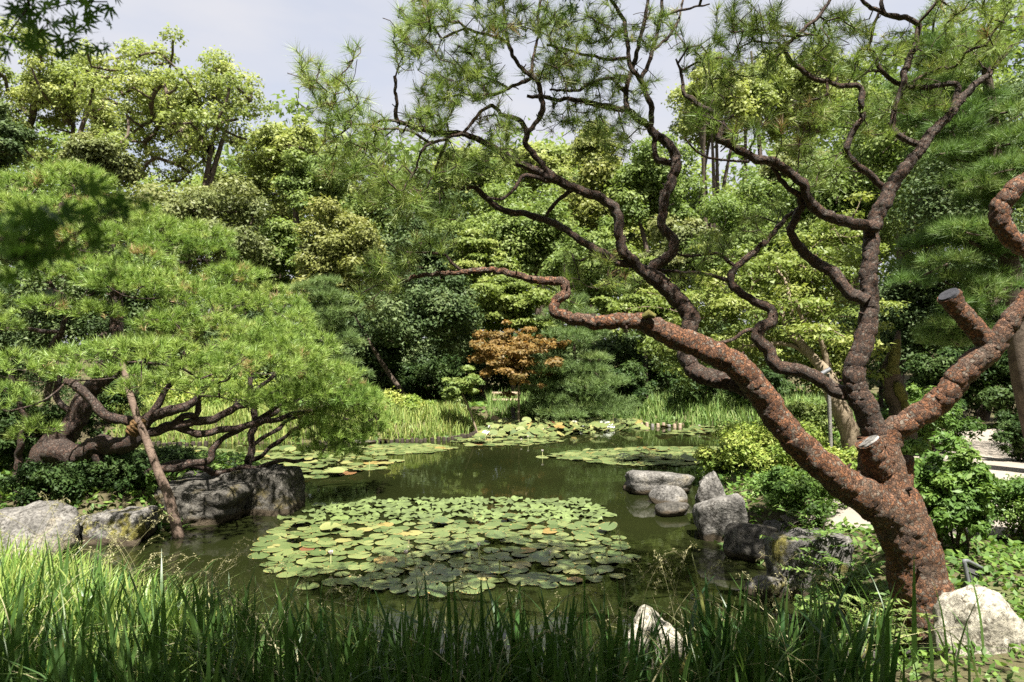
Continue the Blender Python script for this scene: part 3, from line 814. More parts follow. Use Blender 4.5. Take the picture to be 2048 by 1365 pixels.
# needle clouds: cx, cy, rx, ry (photo px), depth, tufts
CLOUDS = [(612, 135, 34, 48, 4.45, 13), (655, 175, 55, 45, 4.45, 24), (708, 112, 22, 30, 4.5, 4), (690, 225, 80, 45, 4.45, 34), (730, 285, 85, 55, 4.5, 46), (690, 330, 60, 50, 4.5, 24), (760, 365, 85, 55, 4.5, 52),
          (820, 400, 75, 55, 4.55, 44), (860, 235, 60, 55, 4.6, 36), (880, 185, 60, 45, 4.6, 30), (820, 85, 50, 60, 4.65, 34), (855, 35, 70, 55, 4.7, 46), (925, 110, 70, 70, 4.7, 48), (900, 325, 65, 50, 4.65, 34), (960, 170, 60, 50, 4.75, 34), (1000, 255, 55, 45, 4.7, 22), (985, 40, 80, 60, 4.8, 46), (1090, 50, 85, 65, 4.9, 50), (1150, 125, 85, 60, 4.95, 46), (1200, 50, 80, 60, 5.0, 44), (1110, 140, 70, 50, 4.9, 26), (1010, 310, 45, 35, 4.75, 12), (1180, 190, 70, 50, 5.1, 26), (1260, 150, 60, 60, 5.1, 24), (1130, 240, 50, 40, 5.0, 14), (1220, 300, 50, 30, 5.1, 12), (1320, 55, 60, 55, 5.1, 26), (1375, 120, 30, 40, 4.6, 8), (1240, 245, 60, 40, 5.0, 20), (1180, 250, 60, 40, 5.0, 16), (950, 330, 45, 30, 5.0, 10), (880, 430, 50, 35, 4.7, 12), (765, 545, 55, 50, 4.6, 30), (815, 515, 40, 35, 4.6, 12), (842, 470, 26, 26, 4.55, 5), (880, 500, 40, 30, 4.6, 8), (745, 590, 40, 35, 4.6, 10), (1175, 520, 70, 55, 5.2, 28), (1150, 585, 40, 35, 4.8, 10), (1250, 560, 50, 40, 5.1, 10),
          (1450, 120, 60, 65, 4.5, 34), (1490, 50, 75, 55, 4.55, 40), (1560, 55, 65, 50, 4.6, 30), (1540, 130, 45, 45, 4.5, 16), (1625, 95, 60, 55, 4.6, 26), (1680, 50, 70, 50, 4.7, 32), (1700, 125, 70, 45, 4.8, 30), (1650, 215, 80, 35, 4.6, 20), (1570, 240, 70, 25, 4.6, 12), (1760, 225, 65, 55, 4.95, 30), (1800, 105, 60, 55, 5.0, 30), (1850, 190, 60, 50, 5.0, 28), (1905, 120, 55, 50, 5.0, 26), (1430, 190, 45, 40, 4.4, 16), (1400, 240, 45, 40, 4.4, 14), (1480, 260, 45, 35, 4.45, 12), (1430, 490, 55, 35, 5.2, 18), (1515, 440, 60, 50, 5.1, 20), (1650, 345, 60, 40, 4.7, 18), (1600, 300, 50, 35, 4.6, 12), (1390, 560, 50, 35, 5.1, 8), (1900, 30, 70, 45, 5.1, 30), (1980, 90, 55, 45, 4.95, 22),
          (1000, -60, 120, 60, 4.9, 40), (1250, -70, 130, 60, 5.1, 46), (1500, -60, 130, 50, 4.8, 40), (1740, -60, 130, 50, 4.9, 40),
          (1050, -170, 160, 70, 4.5, 60), (1350, -180, 170, 70, 4.6, 70), (1650, -180, 170, 70, 4.5, 70), (1500, -110, 160, 60, 4.2, 60), (1250, -120, 150, 60, 4.3, 60), (1850, -150, 150, 80, 4.6, 60), (2000, 0, 70, 120, 4.4, 40), (1680, -280, 250, 70, 4.6, 60)]
rng = np.random.default_rng(11)
tips = []
for cx, cy, rx, ry, d, n_ in CLOUDS:
    k = int(n_ * 1.22)
    u = rng.normal(size=(k, 3)); u = unit(u) * (rng.random((k, 1)) ** 0.45)
    for a in u:
        tips.append(P(cx + a[0] * rx, cy + a[1] * ry, d + a[2] * 0.45))
for q in rng.random((430, 3)):            # the crown goes on above the frame and shades the upper limbs
    tips.append(np.array([-.4 + 3.5 * q[0], 3.3 + 1.25 * q[1], 5.25 + .7 * q[2]]))
tips = np.array(tips)
dirs, ok = sk.grow(tips, rng, step=0.06, wig=0.16, lift=0.10)
tips, dirs = tips[ok], dirs[ok]
dead = []                                   # bare dead twigs inside the crown
for cx, cy, rx, ry, d, n_ in CLOUDS:
    for q in rng.normal(size=(max(3, n_ // 2), 3)) * .55:
        dead.append(P(cx + q[0] * rx, cy + q[1] * ry, d + q[2] * .4))
sk.grow(np.array(dead), rng, step=0.05, wig=0.28, lift=0.12, maxlen=.5)
mb = MB()
sk.twigs(mb, r0=0.0026, rmax=0.012)
for q in STUBS:
    tube(mb, [q[0], q[0] + (q[1] - q[0]) * .5 + rng.normal(size=3) * .004, q[1]], [q[2], q[2] * .8, q[2] * .6], 6)
mb.build('twigs', M['bark_brown'], pine, smooth=True)
dirs = unit(dirs * 0.75 + np.array([0, 0, 0.5]) + rng.normal(size=dirs.shape) * 0.25)
mb = MB()
needles(mb, tips, dirs, 42, 0.11, rng, width=0.0034, lo=20, hi=70, shoot=0.06, droop=0.06, att=np.where(rng.random(len(tips)) < .03, 0.97, rng.random(len(tips)) * .9))
mb.build('crown', M['needle'], pine)

# ------------------------------------------------------------------ the broad sunlit pine over the left bank
lp_base = P(30, 1010, 8.6)
lp = thing('garden_pine_tree', lp_base, 'broad bright-green pine sweeping low over the rocks and water, propped by a pole', 'pine tree')
LL = [([(-25, 1030, 40), (40, 985, 36), (85, 930, 30), (110, 885, 26), (135, 866, 24), (152, 841, 22), (161, 811, 20), (182, 782, 18), (205, 757, 15), (225, 700, 13), (235, 640, 12), (228, 570, 10), (215, 500, 9), (190, 440, 7), (170, 400, 5)], [8.6, 8.6, 8.7, 8.9, 9.2, 9.4]),
      ([(80, 930, 26), (110, 905, 26), (140, 910, 24), (176, 904, 22), (205, 891, 20), (249, 888, 18), (268, 875, 17), (279, 852, 15), (322, 832, 11), (366, 817, 9), (396, 797, 7), (430, 760, 5)], [8.5, 8.3, 8.1, 8.1, 8.3]),
      ([(240, 885, 14), (275, 872, 13), (308, 864, 12), (346, 852, 12), (381, 849, 11), (440, 832, 9), (505, 806, 7), (546, 787, 6), (580, 760, 5)], [8.1, 8.2, 8.5, 8.8]),
      ([(350, 853, 9), (375, 866, 9), (410, 870, 9), (450, 860, 8), (510, 848, 7), (570, 838, 6), (640, 815, 5), (690, 800, 4)], [8.2, 8.6, 9.3]),
      ([(350, 845, 8), (368, 835, 8), (395, 832, 7), (395, 810, 6), (400, 795, 5)], [8.2, 8.3]),
      ([(190, 900, 14), (205, 931, 13), (234, 957, 12), (264, 961, 11), (308, 943, 10), (366, 931, 9), (408, 923, 9), (426, 903, 8), (448, 876, 7), (498, 846, 6), (545, 820, 5), (600, 790, 4)], [8.2, 8.2, 8.5, 9.0]),
      ([(300, 945, 8), (350, 925, 8), (410, 938, 8), (440, 945, 7), (500, 935, 6), (560, 925, 5), (610, 921, 4)], [8.3, 8.6, 9.0]),
      ([(497, 938, 11), (503, 900, 9), (506, 870, 8.5), (507, 845, 8), (505, 806, 7), (500, 760, 6), (510, 700, 5)], [9.0, 9.1]),
      ([(500, 925, 6), (530, 905, 5), (559, 882, 5), (607, 853, 4), (650, 840, 3)], [9.0, 9.5]),
      ([(504, 890, 5), (540, 870, 5), (580, 840, 4), (640, 830, 3), (700, 840, 3)], [9.05, 9.7]),
      ([(264, 848, 13), (243, 841, 12), (205, 823, 12), (176, 794, 11), (150, 775, 10), (132, 762, 9)], [8.0, 7.9]),
      ([(160, 812, 10), (190, 780, 10), (240, 740, 9), (300, 690, 8), (370, 650, 7), (450, 620, 6), (520, 610, 4)], [8.8, 8.7, 9.2]),
      ([(285, 848, 9), (310, 815, 8), (330, 780, 7), (350, 740, 6), (380, 690, 5), (420, 650, 4)], [8.1, 8.5]),
      ([(150, 840, 8), (110, 790, 7), (112, 750, 7), (100, 700, 7), (120, 670, 6), (130, 640, 6), (120, 600, 5), (90, 540, 4)], [8.8, 8.8]),
      ([(125, 665, 5), (80, 662, 5), (40, 658, 4), (0, 655, 4), (-40, 650, 3)], [8.8, 8.6]),
      ([(228, 600, 7), (280, 560, 6), (340, 530, 5), (420, 520, 4)], [9.1, 9.5]),
      ([(220, 540, 6), (160, 500, 5), (100, 470, 5), (40, 430, 4)], [9.2, 9.3]),
      ([(30, 990, 10), (40, 900, 8), (50, 850, 7), (30, 790, 6), (20, 740, 5)], [8.8, 8.6]),
      ([(440, 835, 6), (500, 790, 5), (560, 740, 5), (620, 720, 4), (660, 740, 3)], [8.6, 9.3]),
      ([(510, 848, 5), (600, 800, 5), (680, 770, 4), (730, 790, 3)], [9.0, 9.8])]
sk = Skel()
for k, (pts, dep) in enumerate(LL):
    raw = limb_path(pts, dep)
    path = spline(raw, 0.05)
    wob = np.array([[noise.noise(Vector((p[0] * 5, p[1] * 5, p[2] * 5 + 40 * q))) for q in range(3)] for p in path])
    path[:, :3] += wob * 0.05
    mb = MB()
    tube(mb, path[:, :3], np.maximum(path[:, 3] * (.9 if k < 2 else .78), .007), 18 if k < 2 else 11, knob=0.26, nscale=9, plate=.008 if k < 2 else .004, pscale=24)
    mb.build('trunk' if k == 0 else 'limb', M['bark_dark'], lp, smooth=True)
    sk.add_path(path[::3])
PADS = [(60, 372, 80, 32, 9.8), (150, 368, 85, 32, 9.8), (20, 420, 80, 38, 9.3), (120, 425, 90, 38, 9.3), (215, 425, 60, 33, 9.6), (295, 445, 60, 33, 9.6), (225, 480, 70, 38, 9.2), (335, 490, 70, 38, 9.4), (415, 505, 55, 36, 9.6), (455, 560, 55, 38, 9.6),
        (35, 495, 70, 32, 8.9), (95, 555, 75, 36, 8.7), (190, 540, 70, 36, 8.7), (245, 565, 80, 42, 8.3), (325, 570, 75, 42, 8.6), (400, 590, 70, 42, 8.8), (478, 612, 65, 42, 9.2), (540, 595, 50, 38, 9.7), (95, 615, 65, 30, 8.6), (185, 625, 60, 25, 8.7), (350, 645, 75, 40, 8.4), (440, 665, 75, 42, 8.6), (530, 665, 65, 42, 9.0), (590, 655, 50, 42, 9.5),
        (165, 712, 60, 28, 8.0), (255, 705, 70, 32, 7.9), (330, 708, 75, 36, 8.0), (400, 738, 70, 34, 8.1), (460, 715, 65, 40, 8.3), (540, 735, 65, 42, 8.6), (612, 725, 58, 42, 9.2), (655, 755, 55, 42, 9.6), (268, 778, 38, 26, 7.8), (600, 795, 55, 36, 9.2), (705, 790, 52, 36, 9.8), (745, 818, 32, 34, 10.0), (660, 838, 55, 40, 9.7), (725, 862, 35, 30, 10.0), (640, 900, 42, 24, 9.6), (690, 905, 30, 20, 9.9), (580, 700, 60, 40, 9.0), (620, 770, 55, 38, 9.3), (680, 750, 45, 36, 9.8), (560, 790, 50, 34, 9.0), (720, 830, 45, 34, 9.9), (630, 860, 50, 34, 9.5), (690, 870, 45, 30, 9.8), (500, 690, 60, 40, 8.9), (745, 850, 30, 34, 10.1), (580, 620, 45, 36, 9.7), (640, 690, 40, 36, 9.7),
        (30, 735, 62, 42, 8.4), (15, 800, 60, 38, 8.8), (70, 858, 45, 28, 9.0), (-60, 450, 60, 60, 9.2), (-60, 600, 60, 50, 9.0), (-60, 720, 50, 50, 8.8), (60, 455, 70, 36, 9.0), (160, 480, 70, 34, 9.0), (290, 520, 60, 34, 8.9)]
rng = np.random.default_rng(5)
ENV = np.array([(-60, 360), (150, 345), (240, 398), (420, 470), (535, 555), (645, 690), (760, 800), (755, 850), (690, 880), (560, 815), (420, 765), (250, 725), (100, 690), (-60, 690)], float)
k = 0
while k < 22:
    ex, ey = -60 + 840 * rng.random(), 340 + 550 * rng.random()
    if not in_poly(ENV, ex, ey): continue
    k += 1
    PADS.append((ex, ey, 42 + 26 * rng.random(), 22 + 12 * rng.random(), 9.75 - (ey - 340) / 400 * 1.2 + max(0, ex - 380) / 380 * 1.35 + .25 * rng.random()))
PADS += [(150, 748, 45, 22, 8.7), (235, 742, 45, 22, 8.7), (330, 762, 50, 24, 8.8), (405, 778, 50, 24, 8.9), (470, 788, 50, 26, 9.1), (540, 806, 48, 28, 9.4), (600, 838, 45, 28, 9.8), (655, 872, 42, 26, 10.1), (705, 888, 36, 24, 10.3), (760, 845, 30, 28, 10.5), (740, 800, 35, 30, 10.4)]
tips, dirs, cen, att = [], [], [], []
for cx, cy, rx, ry, d in PADS:
    d = d - (.75 if cy > 680 else .5)
    if cy > 690 and cx < 480: d -= .55
    ry = ry * .88
    c = P(cx, cy + ry * .3, d)
    a, b = rx * d / F, ry * d / F
    dep = 0.75 * a + 0.1
    n_ = int(300 * (a * dep + 1.3 * a * b))
    u = unit(rng.normal(size=(n_, 3)))
    u[:, 2] = np.where(u[:, 2] < -0.12, -u[:, 2], u[:, 2])
    rr = (0.72 + 0.33 * rng.random((n_, 1)))
    lump = np.array([noise.noise(Vector(c * 3 + q * 2.2)) for q in u])[:, None]
    pos = c + u * rr * (1 + .35 * lump) * np.array([a, dep, b * 1.25])
    tips.append(pos)
    dirs.append(unit(u * [0.9, .9, .55] + [0, 0, .62] + rng.normal(size=u.shape) * .28))
    cen.append(c - [0, 0, b * .4])
    att.append(np.clip(rng.normal(.42, .12) + rng.normal(0, .16, n_), 0, .93))
tips = np.vstack(tips); dirs = np.vstack(dirs); att = np.concatenate(att)
dead = np.array([noise.noise(Vector(p * 2.3)) for p in tips]) > 0.5
att = np.where(dead & (rng.random(len(tips)) < .55), 0.985, att)
sk.grow(np.array(cen), rng, step=0.12, wig=0.1)
sub = rng.random(len(tips)) < 0.22
sk.grow(tips[sub] - dirs[sub] * .05, rng, step=0.1, wig=0.12)
mb = MB()
sk.twigs(mb, r0=0.0035, rmax=0.03)
mb.build('twigs', M['bark_dark'], lp, smooth=True)
mb = MB()
needles(mb, tips, dirs, 30, 0.108, rng, width=0.0066, lo=14, hi=66, shoot=0.06, att=att)
mb.build('crown', M['needle_lit'], lp)
# ------------------------------------------------------------------ trees of the far bank and the wood behind
def crown_leaves(mb, rng, clumps, rad, nleaf, L, flat=1.0, upb=0.45, aspect=0.6, tri=False):
    vol = rad ** 2
    cnt = np.maximum(20, (nleaf * vol / vol.sum())).astype(int)
    idx = np.repeat(np.arange(len(clumps)), cnt)
    n = len(idx)
    u = rdir(rng, n)
    low = (u[:, 2] < -0.1) & (rng.random(n) < 0.65)
    u[low, 2] *= -1
    r = 0.35 + 0.65 * rng.random(n) ** 0.5
    r *= 1 + 0.5 * (rng.random(n) ** 4)
    sc = np.stack([np.ones(n), np.ones(n), np.full(n, flat)], 1)
    C = clumps[idx] + u * sc * (r * rad[idx])[:, None]
    N = unit(u * 0.75 + UP * upb + rdir(rng, n) * 0.75)
    ch = rng.random(len(clumps))
    att = np.clip(0.6 * ch[idx] + 0.4 * rng.random(n), 0, 1)
    (tri_leaves if tri else leaves)(mb, C, N, L * (0.6 + 0.8 * rng.random(n)), L * aspect * (0.6 + 0.8 * rng.random(n)), rng, att=att)


def crown_clumps(rng, c, r3, n, cr, style):
    u = rdir(rng, n * 3)
    k = rng.random(n * 3) ** (0.4 if n < 100 else 0.55)
    if style == 'cone':
        h = rng.random(n * 3) ** 0.8
        a = rng.random(n * 3) * 2 * np.pi
        w_ = (1 - h) * (0.55 + 0.45 * rng.random(n * 3)) + 0.06
        pts = np.stack([np.cos(a) * w_ * r3[0], np.sin(a) * w_ * r3[1], (h * 2 - 1) * r3[2]], 1)
    else:
        lo = (u[:, 2] < -0.5) & (rng.random(n * 3) < 0.6)
        u[lo, 2] *= -0.6
        lump = 1 + 0.45 * np.array([noise.noise(Vector(tuple(q * 1.6 + c))) for q in u])
        pts = u * (k * np.minimum(lump, 1.22))[:, None] * np.asarray(r3)
    pts = pts[:n] + c
    m_ = float(np.mean(r3))
    rad = m_ * cr * 1.15 * (0.65 + 0.75 * rng.random(n))
    return pts, rad


TREE_N = [0]


def tree(name, label, cat, px, top, bot, hw, d, mat, nclump=46, nleaf=11000, cr=0.30, style='round', bark='bark_far', flat=0.8, trunk_px=None, tr=0.02, stems=1, group=None, leaf=0.0042, zb=None, wig=0.12, depth_r=0.8, lean=None, aspect=0.6):
    TREE_N[0] += 1
    rng = np.random.default_rng(100 + TREE_N[0])
    c = P(px, (top + bot) / 2, d)
    r3 = np.array([hw * d / F, max(0.6, hw * d / F * depth_r), (bot - top) / 2 * d / F])
    bx = P(trunk_px if trunk_px is not None else px, 800, d)
    z0 = (hz1(bx[0], bx[1]) if zb is None else zb) - 0.1
    base = np.array([bx[0], bx[1], z0])
    o = thing(name, base, label, cat, group)
    cl, rad = crown_clumps(rng, c, r3 * (1 - cr * .55), nclump, cr, style)
    if style == 'layer':
        flat = 0.42
        rad = rad * (0.55 + 0.7 * rng.random(len(rad)))
    rt = max(0.03, tr * (c[2] + r3[2] - z0))
    sk = Skel()
    for s_ in range(stems):
        off = rng.normal(size=3) * [rt * 2.2, rt * 2.2, 0] if stems > 1 else np.zeros(3)
        top_p = c + (np.array([0, 0, r3[2] * 0.75]) if style == 'cone' else np.array([rng.normal() * r3[0] * .25, 0, r3[2] * (.1 if stems == 1 else .3)]))
        if stems > 1: top_p = top_p + rng.normal(size=3) * r3 * [.45, .4, .2]
        mid = base + (top_p - base) * 0.5 + rng.normal(size=3) * [.03, .03, 0] * np.linalg.norm(top_p - base)
        tp = spline(np.array([np.r_[base + off, rt], np.r_[mid, rt * .72], np.r_[top_p, rt * .3]]), 0.3)
        mb = MB()
        tube(mb, tp[:, :3], tp[:, 3] / (1 if stems == 1 else 1.7), 8, knob=.15, nscale=3)
        mb.build('trunk', M[bark], o, smooth=True)
        sk.add_path(tp[len(tp) // (3 if stems == 1 else 2):])
    sk.grow(cl - UP * (rad * .25)[:, None], rng, step=0.4, wig=wig, lift=0.05)
    mb = MB()
    sk.twigs(mb, r0=rt * (0.09 if stems == 1 else .14), power=0.5, seg=5, rmax=rt * .6)
    if mb.n: mb.build('limbs', M[bark], o, smooth=True)
    mb = MB()
    crown_leaves(mb, rng, cl, rad, nleaf * 1.72, leaf * d * 1.24, flat, aspect=aspect * 1.2, tri=True)
    mb.build('crown', M[mat], o)
    return o


def pad_pine(name, label, px, top, bot, hw, d, mat, pads=40, tufts=3200, k=14, L=0.17, width=0.011, trunk_px=None, conic=True, tr=0.018, zb=None, pflat=0.3, trunk_pts=None):
    TREE_N[0] += 1
    rng = np.random.default_rng(300 + TREE_N[0])
    c = P(px, (top + bot) / 2, d)
    r3 = np.array([hw * d / F, hw * d / F * .8, (bot - top) / 2 * d / F])
    bx = P(trunk_px if trunk_px is not None else px, 800, d)
    z0 = (hz1(bx[0], bx[1]) if zb is None else zb) - 0.1
    base = np.array([bx[0], bx[1], z0])
    o = thing(name, base, label, 'pine tree')
    H = c[2] + r3[2] - z0
    rt = tr * H
    mb = MB()
    if trunk_pts is None:
        tp = spline(np.array([np.r_[base, rt], np.r_[(base + c) / 2 + [.1, 0, 0], rt * .8], np.r_[c + [0, 0, r3[2] * .7], rt * .25]]), 0.25)
    else:
        tp = spline(limb_path(*trunk_pts), 0.2)
    tube(mb, tp[:, :3], tp[:, 3], 10, knob=.15, nscale=4)
    mb.build('trunk', M['bark_far'], o, smooth=True)
    h = rng.random(pads) ** (1.2 if conic else 1.0)
    w_ = (1.0 - 0.62 * h) if conic else np.sqrt(np.maximum(.12, 1 - (2 * h - 1) ** 2))
    a = rng.random(pads) * 2 * np.pi
    rr = w_ * rng.random(pads) ** 0.45 * 0.85
    pc = c + np.stack([np.cos(a) * rr * r3[0], np.sin(a) * rr * r3[1], (2 * h - 1) * r3[2] - 0.12 * rr * r3[2]], 1)
    pr = np.mean(r3[:2]) * (0.26 + 0.2 * rng.random(pads)) * (0.6 + .4 * w_)
    sk = Skel(); sk.add_path(tp[len(tp) // 3:])
    sk.grow(pc - UP * (pr * pflat * .3)[:, None], rng, step=0.3, wig=0.12)
    mb = MB(); sk.twigs(mb, r0=rt * .12, power=.45, seg=5, rmax=rt * .5)
    mb.build('limbs', M['bark_far'], o, smooth=True)
    cnt = np.maximum(8, tufts * pr ** 2 / np.sum(pr ** 2)).astype(int)
    idx = np.repeat(np.arange(pads), cnt); n = len(idx)
    u = rdir(rng, n); u[:, 2] = np.where((u[:, 2] < 0) & (rng.random(n) < .8), -u[:, 2], u[:, 2])
    tips = pc[idx] + u * (0.6 + .5 * rng.random((n, 1))) * np.stack([pr[idx], pr[idx], pr[idx] * pflat], 1)
    dr = unit(u * [.8, .8, .4] + [0, 0, .7] + rng.normal(size=(n, 3)) * .3)
    mb = MB()
    needles(mb, tips, dr, k, L, rng, width=width, lo=10, hi=75, shoot=L * .5, att=np.clip(.5 * rng.random(pads)[idx] + .5 * rng.random(n), 0, 1))
    mb.build('crown', M[mat], o)
    return o


# the wood far behind: one mass
rng = np.random.default_rng(77)
prof = np.array([(-700, 260), (0, 260), (150, 290), (330, 370), (450, 330), (560, 270), (700, 290), (880, 310), (1100, 310), (1250, 330), (1330, 330), (1400, 400), (1500, 360), (1600, 240), (1750, 130), (1900, 60), (2100, 20), (2800, 20)])
cl = []
for x in np.arange(-650, 2800, 26):
    tp_ = np.interp(x, prof[:, 0], prof[:, 1]) + rng.normal() * 22
    for y in np.arange(tp_ + 30, 820, 62):
        cl.append(P(x + rng.normal() * 14, y + rng.normal() * 14, 46 + rng.normal() * 2.5))
cl = np.array(cl)
# ... it goes on unseen behind the viewer, added there to block sky light
rg = []
for az in np.arange(-212, 32.1, 4.5):
    for z in np.arange(.6, 13.6, 1.6):
        rr = 14 + rng.normal() * 1.2
        rg.append((math.cos(math.radians(az)) * rr * 1.15, 3 + math.sin(math.radians(az)) * rr, z + rng.normal() * .4))
rg = np.array(rg)
mb = MB()
crown_leaves(mb, rng, rg, np.full(len(rg), 1.4), 34000, 0.62, 0.9, tri=True)
crown_leaves(mb, rng, cl, 1.25 + 0.8 * rng.random(len(cl)), 150000, 0.43, 0.9, aspect=.75, tri=True)
tag(mb.build('far_woodland', M['mid_leaves']), 'green wood closing off the view behind the pond trees', 'woodland', kind='stuff')

for k, (px, tp_, hw_, d_, mt_, lab) in enumerate([(60, 300, 120, 34, 'mid_leaves', 'green filler tree low behind the left camphor'), (250, 330, 110, 33, 'camphor_leaves', 'pale tree behind the grey-olive bush at left'), (470, 300, 110, 34, 'mid_leaves', 'green tree behind the olive-brown tree'), (660, 270, 110, 33, 'camphor_leaves', 'pale green tree behind the hanging needles left of centre'), (770, 320, 110, 31, 'mid_leaves', 'green tree behind the golden tree'), (860, 330, 100, 31, 'evergreen_leaves', 'dark green tree behind the central twisted limbs'), (1010, 300, 100, 32, 'mid_leaves', 'green tree left of the cedar'), (1130, 330, 110, 33, 'mid_leaves', 'green tree behind the cedar'), (1250, 320, 100, 34, 'camphor_leaves', 'pale tree between the cedar and the many-stemmed tree'), (1360, 330, 90, 33, 'mid_leaves', 'green tree left of the many grey stems'), (1530, 330, 110, 28, 'mid_leaves', 'green tree below the many grey stems'), (1700, 180, 130, 27, 'mid_leaves', 'tall green tree behind the upright pine trunk'), (1840, 120, 140, 24, 'mid_leaves', 'tall green tree behind the right pine crown'), (1980, 60, 140, 22, 'mid_leaves', 'tall green tree at the upper right corner')]):
    tree('broadleaf_tree', lab, 'tree', px, tp_, 660, hw_, d_, mt_, 60, 7000, 0.24, tr=.014)
GB = 'trees of the wood behind the pond'
tree('camphor_tree', 'airy yellow-green camphor tree with dark limbs at the upper left corner', 'tree', 105, 55, 350, 195, 30, 'camphor_leaves', 130, 15000, 0.125, 'round', flat=.85, tr=.022, stems=3, leaf=.0040)
tree('camphor_tree', 'tall yellow-green camphor tree with a forked dark trunk showing sky through its crown', 'tree', 350, 65, 420, 200, 28, 'camphor_leaves', 140, 15000, 0.12, 'round', flat=.85, tr=.026, stems=2, trunk_px=305, leaf=.0040)
tree('camphor_tree', 'pale green tree between the forked camphor and the pine needles', 'tree', 570, 215, 450, 105, 32, 'camphor_leaves', 44, 9000, 0.24, 'round', leaf=.0040)
tree('broadleaf_tree', 'open green tree with a short dark trunk above the golden bush', 'tree', 620, 300, 500, 80, 26, 'mid_leaves', 40, 9000, 0.24, 'round', tr=.03)
tree('broadleaf_tree', 'dull green tree low in the gap beside the forked camphor', 'tree', 480, 330, 470, 90, 31, 'camphor_leaves', 34, 8000, 0.28)
tree('evergreen_tree', 'dark bluish evergreen at the left edge above the sunlit pine', 'tree', -5, 195, 380, 70, 26, 'evergreen_leaves', 34, 8000, 0.30)
tree('olive_tree', 'grey-olive bushy tree behind the top of the sunlit pine', 'tree', 190, 275, 420, 80, 25, 'olive_leaves', 40, 10000, 0.28)
tree('olive_tree', 'broad olive-brown tree rising over the right shoulder of the sunlit pine', 'tree', 400, 345, 600, 140, 21, 'olive_leaves', 56, 15000, 0.27)
tree('broadleaf_tree', 'green tree filling the gap right of the olive-brown tree', 'tree', 545, 430, 640, 80, 23, 'mid_leaves', 40, 9000, 0.30)
tree('golden_tree', 'dense golden-olive tree behind the hanging pine needles', 'tree', 690, 400, 690, 95, 20.5, 'golden_leaves', 60, 15000, 0.25)
tree('evergreen_tree', 'dark evergreen between the golden tree and the lime maples', 'tree', 830, 430, 640, 95, 24, 'evergreen_leaves', 46, 12000, 0.28)
tree('evergreen_tree', 'tall dark evergreen with pale clumps overhanging black shade on the far bank', 'tree', 835, 540, 740, 150, 17.9, 'evergreen_leaves', 60, 16000, 0.23, zb=0.4)
tree('evergreen_tree', 'dark evergreen tucked behind the blue-green pine', 'tree', 750, 610, 810, 75, 19.6, 'evergreen_leaves', 40, 10000, 0.28)
tree('broadleaf_tree', 'mid-green tree behind the lime maple left of centre', 'tree', 900, 410, 640, 85, 27, 'mid_leaves', 44, 10000, 0.28)
tree('maple_tree', 'lime-green maple in flat layers above the orange maple', 'tree', 965, 455, 650, 85, 21.5, 'lime_leaves', 60, 12000, 0.24, 'layer')
tree('maple_tree', 'yellow-green layered maple directly behind the orange maple', 'tree', 1030, 540, 740, 110, 20, 'lime_leaves', 66, 13000, 0.22, 'layer')
tree('broadleaf_tree', 'pale far tree peeping over the wood left of the cedar', 'tree', 1085, 270, 430, 85, 38, 'camphor_leaves', 36, 8000, 0.28)
tree('broadleaf_tree', 'yellowish far tree behind the twisted pine limbs at centre', 'tree', 950, 285, 500, 110, 35, 'camphor_leaves', 44, 10000, 0.27)
tree('broadleaf_tree', 'green tree low behind the central pine limbs', 'tree', 1060, 380, 600, 110, 28, 'mid_leaves', 50, 12000, 0.27)
tree('cedar_tree', 'conical golden-green cedar standing up against the sky gap', 'tree', 1190, 232, 520, 95, 30, 'cedar_leaves', 60, 13000, 0.24, 'cone', tr=.016)
tree('broadleaf_tree', 'round green tree just right of the cedar', 'tree', 1300, 275, 520, 95, 29, 'mid_leaves', 46, 11000, 0.27)
tree('broadleaf_tree', 'green tree below the cedar behind the white pine', 'tree', 1180, 440, 660, 110, 24, 'mid_leaves', 54, 13000, 0.26)
tree('maple_tree', 'yellow-green layered maple between the white pine and the dark pine limb', 'tree', 1290, 500, 720, 90, 20, 'lime_leaves', 54, 11000, 0.24, 'layer')
tree('camphor_tree', 'tall pale tree with many bare grey stems under a high crown', 'tree', 1440, 105, 330, 125, 31, 'camphor_leaves', 52, 13000, 0.23, stems=7, tr=.016, bark='bark_far')
tree('camphor_tree', 'tall yellow-green tree behind the upper right pine limbs', 'tree', 1600, 60, 380, 120, 32, 'camphor_leaves', 52, 13000, 0.23, stems=4, tr=.018)
tree('olive_tree', 'grey-olive tree below the many-stemmed crown', 'tree', 1590, 270, 470, 90, 27, 'olive_leaves', 44, 10000, 0.28)
tree('olive_tree', 'dull olive tree behind the crook of the middle pine limb', 'tree', 1370, 420, 620, 85, 24, 'olive_leaves', 44, 10000, 0.28)
tree('broadleaf_tree', 'bright green tree seen between the two big pine forks', 'tree', 1490, 370, 620, 110, 22, 'mid_leaves', 54, 13000, 0.26)
tree('broadleaf_tree', 'dark green tree right of the upright pine trunk', 'tree', 1790, 120, 560, 160, 18, 'mid_leaves', 64, 16000, 0.26)
tree('broadleaf_tree', 'green tree behind the right half of the pine crown', 'tree', 1660, 290, 600, 110, 19, 'mid_leaves', 54, 13000, 0.26)
tree('evergreen_tree', 'tall dark evergreen wall along the right edge', 'tree', 1960, 120, 840, 170, 15, 'evergreen_leaves', 80, 20000, 0.24)
tree('evergreen_tree', 'dark evergreen beyond the bend of the path', 'tree', 1850, 480, 850, 120, 15.5, 'evergreen_leaves', 60, 15000, 0.25)
tree('evergreen_tree', 'unseen tall evergreen right of the path bend, placed to shade the path', 'tree', 2600, -260, 600, 430, 8.3, 'evergreen_leaves', 70, 17000, 0.26)  # stands out of view, placed so its shade falls on the path
